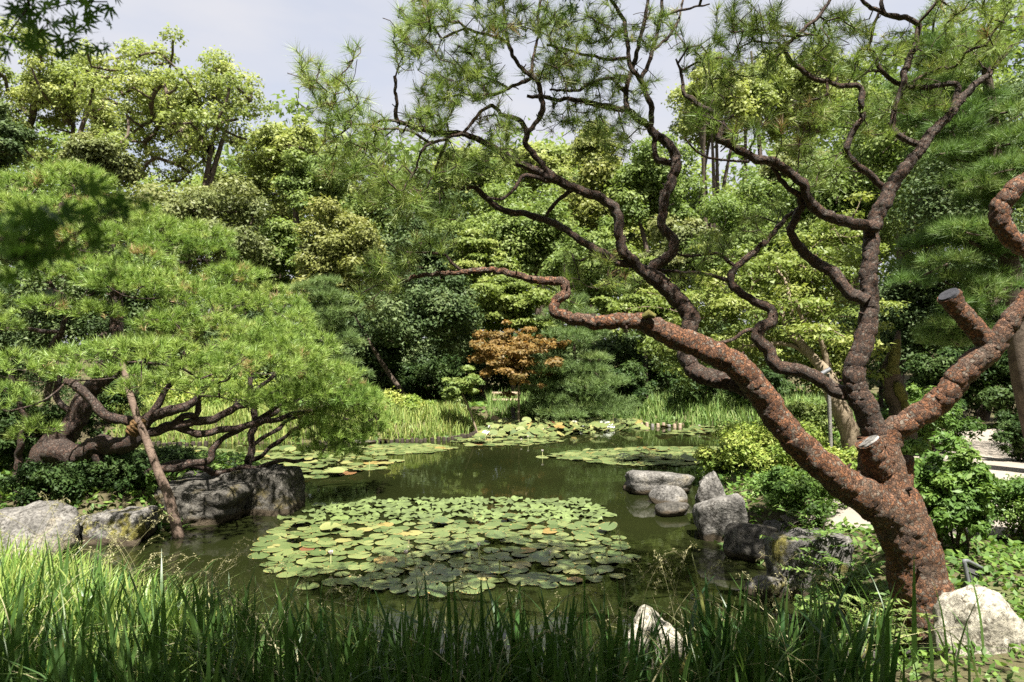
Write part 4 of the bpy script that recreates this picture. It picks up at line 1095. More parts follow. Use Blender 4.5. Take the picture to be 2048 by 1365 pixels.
tree('evergreen_tree', 'dark evergreen behind the trunk of the sunlit pine', 'tree', -60, 540, 900, 170, 12.4, 'evergreen_leaves', 60, 14000, 0.25)

pad_pine('white_pine_tree', 'blue-green pine in soft layers right behind the sunlit pine', 635, 560, 775, 108, 15.8, 'needle_blue', 60, 3800, 16, .15, .010)
pad_pine('white_pine_tree', 'blue-green white pine in drooping layers right of the orange maple', 1145, 595, 815, 118, 17.6, 'needle_blue', 70, 4200, 16, .16, .011)
tree('orange_maple_tree', 'small orange-leaved maple glowing in front of the dark shade', 'tree', 1030, 640, 800, 108, 17.0, 'orange_leaves', 110, 5200, 0.15, 'layer', tr=.012, bark='bark_pale', trunk_px=1034)
tree('young_maple_tree', 'thin young maple with pale green leaves and a slim grey trunk on the shore', 'tree', 930, 735, 812, 52, 15.9, 'mid_leaves', 20, 1300, 0.25, 'layer', tr=.012, bark='bark_pale', trunk_px=962, leaf=.0055)

# old maple behind the pine fork: tan leaning trunk, bare twigs, layered crown
om = thing('old_maple_tree', P(1712, 905, 9.2), 'old maple with tan leaning branches and layered light green leaves behind the pine fork', 'tree')
OML = [([(1718, 935, 22), (1700, 870, 19), (1685, 830, 18), (1668, 795, 16), (1655, 752, 13), (1625, 715, 9), (1600, 685, 8), (1575, 660, 6), (1560, 610, 5)], [9.2, 9.2, 9.6]),
       ([(1658, 760, 8), (1652, 720, 6), (1640, 680, 5), (1610, 650, 4), (1590, 600, 4)], [9.3, 9.2]),
       ([(1625, 715, 6), (1580, 690, 5), (1520, 690, 4), (1470, 700, 3), (1420, 720, 2)], [9.4, 9.8]),
       ([(1600, 685, 5), (1585, 640, 5), (1580, 600, 4), (1570, 560, 3)], [9.5, 9.9])]
sk = Skel()
for k, (pts, dep) in enumerate(OML):
    pth = spline(limb_path(pts, dep), .06)
    mb = MB(); tube(mb, pth[:, :3], pth[:, 3], 10, knob=.18, nscale=9)
    mb.build('trunk' if k == 0 else 'limb', M['bark_pale'], om, smooth=True)
    sk.add_path(pth[len(pth) // 2:] if k == 0 else pth)
rng = np.random.default_rng(21)
cl, rd = [], []
for cx, cy, rx, ry, d, n_ in [(1520, 560, 110, 70, 10.5, 34), (1430, 620, 110, 60, 11, 30), (1620, 560, 100, 80, 10, 30), (1600, 650, 110, 50, 9.6, 26), (1480, 690, 110, 40, 10.4, 26), (1670, 700, 80, 70, 10.2, 22), (1360, 690, 80, 50, 11.5, 20), (1680, 480, 70, 60, 10.6, 16)]:
    for q in rng.normal(size=(n_, 3)) * .5:
        cl.append(P(cx + q[0] * rx * 1.2, cy + q[1] * ry * 1.2, d + q[2] * .8)); rd.append(.16 + .2 * rng.random())
cl = np.array(cl); rd = np.array(rd)
sk.grow(cl, rng, step=.14, wig=.15)
mb = MB(); sk.twigs(mb, r0=.006, power=.4, seg=5, rmax=.03); mb.build('twigs', M['bark_pale'], om, smooth=True)
mb = MB(); crown_leaves(mb, rng, cl, rd, 30000, .068, .40, .5, tri=True); mb.build('crown', M['lime_leaves'], om)

# soft-needled pine behind the right side
tree('evergreen_tree', 'dark evergreen added to fill the shade behind the crown of the sunlit pine', 'tree', 230, 480, 790, 260, 11.2, 'evergreen_leaves', 90, 15000, 0.22, trunk_px=60, depth_r=.25)  # put in to darken the gaps behind the left crown
for k, (px, tp_, hw_, d_, lab) in enumerate([(330, 560, 120, 21, 'dark understorey evergreen seen past the right flank of the sunlit pine'), (500, 600, 110, 21.5, 'dark understorey evergreen left of the blue-green pine'), (620, 640, 110, 22, 'dark understorey evergreen behind the blue-green pine'), (770, 640, 110, 22.5, 'dark understorey evergreen in the black shade left of the young maple'), (920, 640, 110, 22, 'dark understorey evergreen in the black shade behind the orange maple'), (1060, 650, 110, 22.5, 'dark understorey evergreen right behind the bench'), (1220, 650, 120, 21.5, 'dark understorey evergreen right behind the white pine'), (1350, 640, 120, 21, 'dark understorey evergreen under the long pine limb'), (1490, 620, 130, 20.5, 'dark understorey evergreen behind the old maple'), (1630, 600, 130, 19.5, 'dark understorey evergreen behind the grey post'), (1760, 560, 130, 18, 'dark understorey evergreen behind the mossy stump')]):
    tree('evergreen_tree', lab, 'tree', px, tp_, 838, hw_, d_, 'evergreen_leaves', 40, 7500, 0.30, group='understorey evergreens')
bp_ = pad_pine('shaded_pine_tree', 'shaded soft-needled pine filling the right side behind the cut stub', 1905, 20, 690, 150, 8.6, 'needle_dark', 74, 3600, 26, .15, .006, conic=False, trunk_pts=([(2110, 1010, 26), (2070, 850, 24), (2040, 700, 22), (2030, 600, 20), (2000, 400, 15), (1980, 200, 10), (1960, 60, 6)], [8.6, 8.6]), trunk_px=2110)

# mossy broken trunk behind the right limb
ms = thing('mossy_stump', P(1800, 880, 9.8), 'dark broken trunk with yellow moss standing in the leaves behind the right pine limb', 'stump')
mb = MB(); pth = spline(limb_path([(1815, 900, 24), (1800, 830, 20), (1785, 770, 19), (1780, 740, 17), (1790, 700, 10), (1797, 662, 3)], [9.8, 9.8]), .06)
tube(mb, pth[:, :3], pth[:, 3], 14, knob=.3, nscale=7); mb.build('trunk', M['bark_far'], ms, smooth=True)
for pts in ([(1785, 748, 12), (1788, 715, 10), (1796, 680, 5)], [(1808, 800, 9), (1800, 780, 10), (1793, 765, 6)], [(1822, 830, 9), (1812, 815, 10), (1806, 800, 5)]):
    mb = MB(); pth = spline(limb_path(pts, [9.62, 9.64]), .03); tube(mb, pth[:, :3], pth[:, 3], 10, knob=.4, nscale=14); mb.build('moss_patch', M['moss'], ms, smooth=True)


# ------------------------------------------------------------------ shrubs
def shrub(name, label, px, base_py, w, h, d, mat, nleaf=7000, leaf=0.045, nclump=26, group=None, stems=6, cat='shrub', zb=None, cr=.3, aspect=.5, seed=0):
    TREE_N[0] += 1
    rng = np.random.default_rng(500 + TREE_N[0] + seed)
    b = P(px, base_py, d)
    z0 = hz1(b[0], b[1]) if zb is None else zb
    b[2] = z0 - .03
    o = thing(name, b, label, cat, group)
    rx, rz = w * .5 * d / F, h * d / F
    c = b + [0, 0, rz * .45]
    cl, rad = crown_clumps(rng, c, np.array([rx, rx * .8, rz * .55]) * .85, nclump, cr, 'round')
    cl[:, 2] = np.maximum(cl[:, 2], z0 + .03)
    rad = rad * (rx / np.mean([rx, rx * .8, rz * .55])) * .8
    for s_ in range(stems):
        e = cl[rng.integers(len(cl))]
        mb = MB()
        st = b + rng.normal(size=3) * [.05, .05, 0]
        pth = spline(np.array([st, (st + e) / 2 + rng.normal(size=3) * .05, e]), .06)
        tube(mb, pth, np.linspace(.012, .005, len(pth)), 6); mb.build('stem', M['bark_far'], o, smooth=True)
    mb = MB()
    crown_leaves(mb, rng, cl, rad, nleaf * (1 if d < 8.5 else 1.25), leaf * (1 if d < 8.5 else 1.15), .9, .5, aspect, tri=d >= 8.5)
    mb.build('foliage', M[mat], o)
    return o


shrub('azalea_shrub', 'sunlit yellow-green azalea mound on the right bank behind the upright rock', 1560, 955, 300, 90, 9.6, 'azalea_leaves', 14000, .05, 60, cr=.22)
shrub('azalea_shrub', 'yellow-green azalea mound reaching the water beside the flat rock', 1455, 960, 150, 50, 10.2, 'azalea_leaves', 6000, .05, 34, cr=.24)
shrub('azalea_shrub', 'darker azalea bush between the block rock and the long pine limb', 1600, 1070, 230, 110, 7.0, 'shrub_leaves', 12000, .042, 50, cr=.22)
shrub('azalea_shrub', 'lighter azalea bush under the long pine limb', 1670, 1000, 150, 80, 8.2, 'azalea_leaves', 7000, .044, 34, cr=.24)
shrub('leafy_shrub', 'leafy green shrub with upright shoots just right of the pine trunk', 1905, 1110, 185, 250, 5.5, 'shrub_leaves', 9500, .06, 70, cr=.24, aspect=.42)
shrub('leafy_shrub', 'dark leafy shrub between the cut stub and the path', 1870, 950, 160, 110, 7.2, 'shrub_leaves', 7000, .055, 44, cr=.26)
shrub('round_bush', 'dense round bush at the right edge above the pale boulder', 2030, 1085, 190, 150, 6.0, 'shrub_leaves', 13000, .035, 60, cr=.28)
shrub('round_bush', 'dark round bush on the far side of the path at the right edge', 2050, 905, 130, 130, 9.6, 'shaded_shrub_leaves', 9000, .045, 40, cr=.26)
shrub('round_bush', 'small dark bush behind the path where the limb crosses', 1815, 885, 130, 60, 11.5, 'shrub_leaves', 6000, .055, 30, cr=.26)
shrub('leafy_shrub', 'green leaves below the mossy stump behind the right pine limb', 1770, 860, 150, 110, 9.4, 'shrub_leaves', 6000, .06, 36, cr=.24)
shrub('leafy_shrub', 'tall leafy undergrowth in the shade under the right limb', 1860, 850, 170, 150, 10.6, 'shrub_leaves', 9000, .06, 44, cr=.24)
shrub('leafy_shrub', 'soft pale green bush on the far bank behind the grey post', 1620, 880, 160, 75, 12.5, 'mid_leaves', 8000, .06, 36, cr=.26)
for px, w, hh, d, lab in [(1900, 190, 190, 14.2, 'tall dark hedge bush beyond the path behind the right pine limb'), (2010, 190, 210, 13.6, 'tall dark hedge bush beyond the path at the right edge'), (2110, 190, 230, 13.0, 'dark hedge bush half cut off by the right edge')]:
    shrub('hedge_bush', lab, px, 860, w, hh, d, 'shaded_shrub_leaves', 10000, .075, 50, cr=.25)
shrub('leafy_shrub', 'dark leafy shrub under the sunlit pine by the rounded left boulder', 95, 1010, 190, 80, 7.8, 'shaded_shrub_leaves', 7000, .05, 40, cr=.24)
for px, fy, w, hh, d, lab in [(50, 885, 300, 170, 14.8, 'tall dark bush added for the black shade across the bay behind the sunlit pine trunk'), (225, 878, 150, 110, 15.2, 'dark bush added for the shade across the bay left of the pale far hedge'), (20, 900, 230, 160, 9.9, 'dark bush added to fill the shade left behind the sunlit pine trunk'), (130, 905, 150, 110, 10.4, 'dark bush added for the shade right behind the sunlit pine trunk'), (-40, 960, 200, 150, 8.9, 'dark bush added for shade, cut off by the left edge below the sunlit pine'), (215, 935, 130, 60, 9.6, 'low dark bush between the sunlit pine limbs and the bay'), (330, 960, 150, 50, 9.0, 'low dark bush behind the long dark rock')]:
    shrub('shade_bush', lab, px, fy, w, hh, d, 'shaded_shrub_leaves', 7000, .055, 36, cr=.26)  # mostly dark stand-ins for the black shade behind the pine trunk
shrub('leafy_shrub', 'dim green shrub in the shade between the pine trunk and the pole', 235, 975, 150, 70, 8.2, 'shaded_shrub_leaves', 6000, .05, 36, cr=.24)
shrub('leafy_shrub', 'small bright-leaved plant above the gap between the left boulders', 140, 1045, 60, 55, 7.3, 'mid_leaves', 260, .085, 10, cr=.3)
shrub('leafy_shrub', 'low green tuft in the shade right behind the pole', 300, 985, 90, 40, 8.2, 'shrub_leaves', 2500, .045, 20, cr=.3)
shrub('azalea_shrub', 'yellowish azalea hedge on the far left shore behind the pine tip', 800, 862, 150, 42, 16.6, 'azalea_leaves', 5000, .07, 34, cr=.24)
shrub('azalea_shrub', 'pale green hedge on the far shore seen under the sunlit pine', 430, 862, 330, 62, 17.5, 'azalea_leaves', 9000, .08, 60, cr=.2)
for k, (px, w, hh, d, lab) in enumerate([(760, 150, 80, 20.6, 'dark bush added for the black shade left of the young maple'), (870, 160, 90, 20.8, 'dark bush added for the black shade behind the young maple'), (1090, 120, 60, 20.2, 'dark bush added for shade under the orange maple beside the bench'), (1260, 130, 90, 19, 'dark bush added for shade right of the white pine on the far bank'), (1390, 150, 95, 18.6, 'dark bush added for shade behind the far reeds under the long limb'), (1520, 150, 95, 18, 'dark bush added for shade behind the far reeds left of the grey post')]):
    shrub('shade_fill_bush', lab, px, 835, w, hh, d, 'shaded_shrub_leaves', 6000, .09, 36, cr=.25)  # dark foliage put in to fill black shade under the far trees
shrub('leafy_shrub', 'soft pine seedling bush in front of the white pine on the far bank', 1150, 845, 95, 50, 16.9, 'mid_leaves', 3500, .06, 26, cr=.28)

# feathery nandina stems left of the pine foot
rng = np.random.default_rng(9)
for k, (px, py, d, n_, lab) in enumerate([(1690, 1180, 4.9, 34, 'feathery nandina with narrow leaflets left of the pine foot'), (1740, 1250, 4.4, 22, 'pale-leaved nandina low against the pine foot'), (1640, 1110, 5.7, 22, 'feathery nandina spilling over the mossy rock')]):
    b = P(px, py, d); b[2] = hz1(b[0], b[1])
    o = thing('nandina_shrub', b, lab, 'shrub')
    mbs, mbl = MB(), MB()
    for f_ in range(n_):
        az = rng.random() * 2 * np.pi; rch = .18 + .3 * rng.random(); ht = .18 + .4 * rng.random()
        e = b + [math.cos(az) * rch, math.sin(az) * rch, ht]
        mid = b + [math.cos(az) * rch * .3, math.sin(az) * rch * .3, ht * .8]
        pth = spline(np.array([b, mid, e]), .02)
        tube(mbs, pth, np.linspace(.004, .0015, len(pth)), 4, cap=False)
        m_ = len(pth) // 3
        pp = np.repeat(pth[m_:], 2, 0)
        tt = np.repeat(unit(np.gradient(pth, axis=0))[m_:], 2, 0)
        sd = np.cross(tt, UP) * np.tile([1, -1], len(pp) // 2)[:, None]
        T = unit(sd + tt * .6 + rng.normal(size=pp.shape) * .15)
        N = unit(UP + rng.normal(size=pp.shape) * .35)
        leaves(mbl, pp + T * .025, N, .055, .017, rng, T=T, att=rng.random(len(pp)))
    mbs.build('stems', M['bark_far'], o); mbl.build('foliage', M['shrub_leaves' if k != 1 else 'mid_leaves'], o)


# ------------------------------------------------------------------ rocks
import bmesh
_bm = bmesh.new(); bmesh.ops.create_icosphere(_bm, subdivisions=4, radius=1)
ICO_V = unit(np.array([v.co[:] for v in _bm.verts])); ICO_F = np.array([[v.index for v in f.verts] for f in _bm.faces]); _bm.free()
_bm = bmesh.new(); bmesh.ops.create_icosphere(_bm, subdivisions=5, radius=1)
ICO6_V = unit(np.array([v.co[:] for v in _bm.verts])); ICO6_F = np.array([[v.index for v in f.verts] for f in _bm.faces]); _bm.free()


def rock(label, px, foot, w, h, d, mat, seed, planes=14, sink=.35, rough=.07, depth=.8, tilt=0., z0=0., peak=None, fine=False, box=False):
    rng = np.random.default_rng(seed)
    V, Fc = (ICO6_V, ICO6_F) if fine else (ICO_V, ICO_F)
    pn = rdir(rng, planes); pd = .68 + .3 * rng.random(planes)
    pn[0] = [rng.normal() * .15, rng.normal() * .15, 1]; pn[0] = unit(pn[0])
    if box:
        bx_ = np.array([[1, 0, 0], [-1, 0, 0], [0, 1, 0], [0, -1, 0], [0, 0, 1], [0, 0, -1]], float)
        pn = np.vstack([unit(bx_ + rng.normal(size=(6, 3)) * .14), pn[:4]]); pd = np.r_[.62 + .1 * rng.random(6), .95 + .1 * rng.random(4)]
    q = np.maximum(V @ pn.T, 1e-3) / pd[None, :]
    r = 1 / (np.sum(q ** 9, 1) + 0.7 ** 9) ** (1 / 9.)
    o3 = Vector((seed * 3.1, seed * 1.7, 0))
    nz = np.array([noise.fractal(Vector(v) * 1.3 + o3, 1.0, 2.0, 5) * .9 + .5 * noise.fractal(Vector(v) * 5 + o3, .9, 2.1, 5) - .5 * abs(noise.noise(Vector(v) * 2.6 + o3)) for v in V])
    r = r * (1 + rough * nz)
    X = V * r[:, None]
    if peak is not None:
        X[:, 0] = X[:, 0] * (1 - .55 * np.clip(X[:, 2], 0, 1)) + peak * np.clip(X[:, 2], 0, 1)
    X /= np.abs(X).max(0)
    hw, hh = w * .5 * d / F, h * d / F
    H = hh * (1 + sink) / 2
    X = X * [hw, hw * depth, H]
    ct, st_ = math.cos(tilt), math.sin(tilt)
    X = np.stack([X[:, 0] * ct - X[:, 2] * st_, X[:, 1], X[:, 0] * st_ + X[:, 2] * ct], 1)
    c = P(px, foot, d); c[2] = z0
    mb = MB(); mb.add(X + [0, 0, hh - H], Fc)
    o = mb.build('rock', M[mat], smooth=True)
    o.location = tuple(c)
    return tag(o, label, 'rock')


rock('low flat grey rock in the water beside the azalea mound', 1318, 990, 140, 44, 9.8, 'stone', 31, depth=.7, rough=.12, box=True)
rock('small rounded grey rock between the flat rock and the block rock', 1345, 1015, 90, 36, 9.0, 'stone', 32)
rock('smooth speckled rock low in the water left of the block rock', 1352, 1033, 82, 30, 8.45, 'stone_dark', 33)
rock('upright pointed grey rock standing on the block rock', 1424, 1010, 74, 82, 8.0, 'stone', 34, rough=.2, sink=.25, z0=.14, peak=-.2, fine=True, box=True)
rock('big square block rock at the water edge', 1443, 1088, 112, 92, 7.45, 'stone', 45, rough=.09, sink=.5, fine=True, box=True)
rock('round grey rock right of the block rock', 1502, 1118, 112, 70, 6.75, 'stone_dark', 36, fine=True)
rock('small pale rock behind the mossy boulder', 1568, 1095, 84, 34, 6.9, 'stone', 37, z0=.14)
rock('large mossy boulder on the right bank below the azaleas', 1605, 1190, 155, 128, 5.8, 'stone_moss', 38, rough=.1, fine=True, box=True)
rock('small mossy rock half under water in front of the mossy boulder', 1528, 1190, 80, 44, 5.75, 'stone_moss', 39)
rock('pointed pale rock behind the reeds at front', 1302, 1330, 150, 142, 4.35, 'stone_pale', 40, peak=.05, planes=8, rough=.09, sink=.3, fine=True)
rock('large cream boulder at the right bottom corner by the pine foot', 1985, 1325, 225, 158, 3.95, 'stone_pale', 53, planes=9, rough=.12, sink=.3, depth=.8, fine=True, z0=.24)
rock('dark rock under the cream boulder', 1880, 1345, 150, 40, 4.2, 'stone_dark', 42, z0=.15)
rock('rounded pale grey boulder at the left edge in front of the shrubs', 55, 1108, 240, 90, 6.95, 'stone', 43, planes=7, rough=.12, sink=.4, fine=True)
rock('brown mossy rock ledge left of the pole', 240, 1080, 165, 62, 7.45, 'stone_moss', 44, rough=.13, sink=.4, fine=True, box=True)
rock('long dark rock behind the foot of the pole', 410, 1046, 225, 76, 8.45, 'stone_dark', 35, rough=.12, sink=.4, fine=True, box=True)
rock('big dark boulder under the pine branches at the water', 522, 1014, 165, 92, 8.75, 'stone_dark', 46, rough=.12, sink=.4, fine=True, box=True)
rock('small pale rock on the far left shore', 722, 891, 60, 13, 14.4, 'stone', 47)
rock('small blue-grey stone among the far reeds', 1027, 848, 12, 24, 17.6, 'stone', 48, z0=.2)
rock('low stone in the water behind the pole', 300, 1040, 120, 50, 8.2, 'stone_dark', 49, rough=.1)
rock('brown bank stone below the front reeds at right', 1720, 1345, 130, 60, 4.25, 'stone_dark', 50, z0=.05)

# ------------------------------------------------------------------ posts, bench, edging, panel
pt = thing('support_pole', P(357, 1078, 7.45), 'slanting bare wooden pole standing in the water to prop the sunlit pine', 'pole')
mb = MB(); pth = spline(limb_path([(361, 1100, 11), (357, 1070, 10.5), (337, 993, 9.5), (316, 943, 8.5), (293, 880, 7.5), (280, 850, 7), (262, 795, 6.5), (252, 755, 6), (245, 725, 5)], [7.45, 7.6, 7.75]), .06)
tube(mb, pth[:, :3], pth[:, 3], 14, knob=.08, nscale=6); mb.build('pole', M['wood_tan'], pt, smooth=True)
mb = MB(); pth = spline(limb_path([(262, 868, 11), (270, 858, 15), (280, 847, 13), (286, 838, 8)], [7.68, 7.7]), .012)
pth[:, 3] *= 1 + .12 * np.sign(np.sin(np.arange(len(pth)) * 1.9))
tube(mb, pth[:, :3], pth[:, 3], 14, knob=.2, nscale=30); mb.build('straw_binding', M['straw'], pt, smooth=True)

sp = thing('support_post', P(1660, 890, 8.6), 'slim grey post with a small pale cap behind the pine limb', 'post')
mb = MB(); a, b = P(1662, 905, 8.6), P(1656, 748, 8.6)
tube(mb, [a, (a + b) / 2, b], [.024, .024, .022], 4, knob=.02); mb.build('post', M['wood_grey'], sp)
mb = MB(); c = P(1652, 744, 8.55); tube(mb, [c + [-.06, 0, -.03], c + [.055, 0, .035]], [.03, .03], 4); mb.build('cap', M['metal_grey'], sp)

bn = thing('garden_bench', P(1010, 815, 19.4), 'pale plank bench in the black shade under the orange maple', 'bench')
zb_ = P(1010, 815, 19.4)[2]
for k, (yy, zz, th, dp) in enumerate([(19.2, .22, .05, .15), (19.4, .22, .05, .15), (19.6, .38, .09, .04)]):
    x0, x1 = P(984, 800, yy)[0], P(1040, 800, yy)[0]
    mb = MB()
    V = [(x, yy + s * dp / 2, zb_ + zz + q * th / 2) for x in (x0, x1) for s in (-1, 1) for q in (-1, 1)]
    mb.add(V, [[0, 1, 3, 2], [4, 6, 7, 5], [0, 4, 5, 1], [2, 3, 7, 6], [0, 2, 6, 4], [1, 5, 7, 3]])
    mb.build('seat_plank' if k < 2 else 'back_plank', M['wood_bench'], bn)
for px in (988, 1036):
    for yy in (19.2, 19.6):
        x = P(px, 800, yy)[0]; mb = MB()
        tube(mb, [(x, yy, hz1(x, yy) - .05), (x, yy, zb_ + (.19 if yy < 19.5 else .42))], [.035, .035], 8); mb.build('leg', M['wood_bench'], bn)

ed = thing('log_edging', P(1315, 858, 17.4), 'short row of pale upright logs holding the far shore', 'edging')
for k in range(9):
    a = G(1272 + k * 11, 853 + k * .4); mb = MB()
    tube(mb, [a + [0, 0, -.2], a + [0, 0, .03], a + [0, 0, .075 + .02 * (k % 3)]], [.045, .045, .04], 9, knob=.08); mb.build('log', M['wood_bench' if k % 3 else 'wood_grey'], ed)
for nm_, lab, pts in (('stake_edging', 'long curved row of dark stakes along the far left shore', [(640, 890), (850, 884), (930, 875), (962, 866)]), ('stake_edging', 'row of dark stakes on the shore seen under the sunlit pine', [(296, 891), (360, 892), (412, 891)])):
    w3 = spline(np.array([G(*q) for q in pts]), .11)
    o = thing(nm_, w3[0], lab, 'edging')
    mb = MB(); rng = np.random.default_rng(4)
    for q in w3:
        tube(mb, [q + [0, 0, -.2], q + [0, 0, .05 + .04 * rng.random()]], [.045, .042], 6)
    s_ = mb.build('stakes', M['wood_dark'], o); tag(s_, kind='stuff')

pn_ = thing('framed_panel', P(1965, 1160, 4.9), 'dark sheet in a grey tube frame leaning behind the cream boulder', 'panel')
q = [P(1928, 1122, 4.75), P(1990, 1150, 5.15), P(1998, 1200, 5.15), P(1938, 1180, 4.75)]
mb = MB(); nrm = unit(np.cross(q[1] - q[0], q[3] - q[0])) * .006
V = np.array([v + s * nrm for s in (-1, 1) for v in q])
mb.add(V, [[3, 2, 1, 0], [4, 5, 6, 7], [0, 1, 5, 4], [1, 2, 6, 5], [2, 3, 7, 6], [3, 0, 4, 7]]); mb.build('sheet', M['panel_dark'], pn_)
mb = MB(); tube(mb, spline(np.array([q[1], q[0] + [.02, 0, 0], q[0], q[3], q[3] - [0, 0, .15]]), .02), .014, 10); mb.build('tube_frame', M['metal_grey'], pn_, smooth=True)
for t_ in (.35, .68):
    mb = MB(); tube(mb, [q[0] + (q[3] - q[0]) * t_ - nrm * 1.6, q[1] + (q[2] - q[1]) * t_ - nrm * 1.6], .004, 6); mb.build('rib', M['metal_grey'], pn_)
# ------------------------------------------------------------------ water lilies
def pad_mesh(seed, lift=0.0):
    rng = np.random.default_rng(seed)
    n = 22
    a0 = .16
    a = np.linspace(a0, 2 * np.pi - a0, n)
    wob = 1 + .035 * np.sin(a * 3 + rng.random() * 6) + .02 * np.sin(a * 7 + rng.random() * 6)
    rings = [0.0, .45, .86, 1.0]
    V = [(0.0, 0.0, 0.0)]
    curl = lift * (0.4 + rng.random())
    ph = rng.random() * 6
    for r in rings[1:]:
        for k in range(n):
            z = .015 * math.sin(a[k] * 2 + ph) * r * r + curl * (r ** 4) * (0.5 + .5 * math.sin(a[k] * 2 + ph)) + .012 * math.sin(a[k] * 5 + ph) * r ** 3
            if r == 1.0: z -= .01
            V.append((math.cos(a[k]) * r * wob[k], math.sin(a[k]) * r * wob[k], z))
    mb = MB()
    tri = [[0, 1 + k, 2 + k] for k in range(n - 1)]
    mb.add(V, tri, 0, .6)
    for j in range(2):
        b = 1 + j * n; c = b + n
        f = [[b + k, c + k, c + k + 1, b + k + 1] for k in range(n - 1)]
        mb.loops.append(np.array(f).ravel()); mb.sizes.append(np.full(n - 1, 4)); mb.mi.append(np.zeros(n - 1, int)); mb.att.append(np.full(n - 1, .6 if j == 0 else .1))
    return mb.mesh('lily_pad', M['pad'], True)


PADM = [pad_mesh(k, .0) for k in range(5)] + [pad_mesh(20 + k, .15) for k in range(3)]


def lily_patch(label, poly_px, n, rad, seed, raised=0.06, tall=0.0, z=0.006, flowers=0, maxtilt=.032):
    rng = np.random.default_rng(seed)
    poly = np.array([G(x, y)[:2] for x, y in poly_px])
    lo, hi = poly.min(0), poly.max(0)
    c0 = poly.mean(0)
    root = thing('water_lily_patch', (c0[0], c0[1], 0), label, 'water lilies')
    pts = []
    tries = 0
    while len(pts) < n and tries < n * 60:
        tries += 1
        q = lo - .2 + (hi - lo + .4) * rng.random(2)
        sc_ = 1.0 if rng.random() > .05 else .93
        if not in_poly(poly, c0[0] + (q[0] - c0[0]) * sc_, c0[1] + (q[1] - c0[1]) * sc_): continue
        r = rad * (.72 + .5 * rng.random())
        if pts:
            arr = np.array(pts)
            if np.min(np.hypot(arr[:, 0] - q[0], arr[:, 1] - q[1]) - .60 * (arr[:, 2] + r)) < 0 and tries < n * 50: continue
        pts.append((q[0], q[1], r))
    if len(pts) > 300:                    # the 300 nearest are pads of their own, the farther ones one joined part
        pts.sort(key=lambda q: q[1])
        far_, pts = pts[300:], pts[:300]
        mbf = MB()
        for x, y, r in far_:
            a_ = np.linspace(.16, 6.12, 16) + rng.random() * 6.28
            zz = z + .012 * rng.random()
            ring = np.stack([x + np.cos(a_) * r, y + np.sin(a_) * r, zz + .012 * rng.normal(size=16)], 1)
            mbf.add(np.vstack([[(x, y, zz)], ring]), [[0, q, q + 1] for q in range(1, 16)], 0, .45 + .55 * rng.random())
        tag(mbf.build('lily_pads', M['pad'], root), kind='stuff')
    for k, (x, y, r) in enumerate(pts):
        up = rng.random() < raised
        o = bpy.data.objects.new('lily_pad', PADM[rng.integers(5, 8) if (up or rng.random() < .1) else rng.integers(0, 5)])
        COL.objects.link(o); o.parent = root
        zz = z + .0008 * (k % 9) + .003 * rng.random()
        tl = maxtilt * rng.normal()
        tl2 = maxtilt * rng.normal()
        if up:
            zz += .03 + .05 * rng.random(); tl = rng.normal() * .12; tl2 = rng.normal() * .12
        if tall > 0:
            zz += tall * rng.random() ** 1.3; tl = abs(rng.normal()) * .35; tl2 = rng.normal() * .3
        else:
            zz += r * .5 * (abs(tl) + abs(tl2)) * (.6 if not up else 1)
        o.location = (x - c0[0], y - c0[1], zz)
        if tall > 0: o.rotation_mode = 'ZYX'
        o.rotation_euler = (tl, tl2, rng.random() * 6.28) if tall == 0 else (tl, tl2, rng.normal() * .9 - 1.57)
        o.scale = (r, r, r)
    for k in range(flowers):
        x, y, r = pts[rng.integers(len(pts))]
        mb = MB()
        h = .07 + .05 * rng.random()
        for ring, (nn, op, ln) in enumerate([(5, .25, .05), (6, .55, .055)] if k % 2 else [(4, .08, .05)]):
            for j in range(nn):
                az = j / nn * 2 * np.pi + ring
                dr = np.array([math.cos(az) * op, math.sin(az) * op, 1]); dr = unit(dr)
                sd = np.array([-math.sin(az), math.cos(az), 0])
                b_ = np.array([x, y, h])
                mb.add([b_, b_ + dr * ln * .5 + sd * .014, b_ + dr * ln, b_ + dr * ln * .5 - sd * .014], [[0, 1, 2, 3]], 0, rng.random())
        tube(mb, [(x, y, -.05), (x, y, h + .008)], [.005, .008], 6, mat=1)
        mb.build('flower' if k % 2 else 'bud', [M['petal'] if k % 2 else M['bud'], M['bud']], root)
    return root


lily_patch('large near patch of overlapping round lily pads in the middle of the pond', [(512, 1100), (545, 1066), (600, 1030), (650, 1010), (740, 1001), (1000, 998), (1180, 1004), (1218, 1024), (1195, 1052), (1262, 1082), (1268, 1128), (1185, 1163), (1080, 1178), (880, 1190), (750, 1183), (640, 1166), (535, 1144), (515, 1120)], 455, .097, 1, raised=.05, flowers=8)
lily_patch('brownish lily patch in the bay behind the sunlit pine', [(215, 925), (260, 905), (420, 899), (640, 905), (788, 918), (775, 932), (700, 950), (590, 960), (400, 945), (260, 940)], 230, .14, 2, raised=.35, flowers=6)
lily_patch('thin dull lily patch near the far left stakes', [(690, 900), (740, 888), (860, 890), (905, 897), (860, 906), (740, 910)], 90, .12, 3, raised=.02)
lily_patch('narrow lily patch with pinkish pads in front of the far lily bed', [(905, 884), (960, 878), (1060, 878), (1130, 883), (1050, 891), (950, 892)], 90, .13, 4, raised=.3, flowers=5)
lily_patch('crowded bed of upright pale lily leaves at the far shore', [(965, 874), (975, 862), (1000, 851), (1120, 850), (1255, 851), (1280, 860), (1200, 868), (1090, 873), (1000, 878)], 300, .135, 5, tall=.20, flowers=3)
lily_patch('long lily patch beside the azalea mound on the right', [(1095, 915), (1150, 903), (1300, 895), (1440, 896), (1470, 900), (1425, 920), (1390, 931), (1280, 931), (1180, 925)], 180, .13, 6, raised=.08, flowers=3)
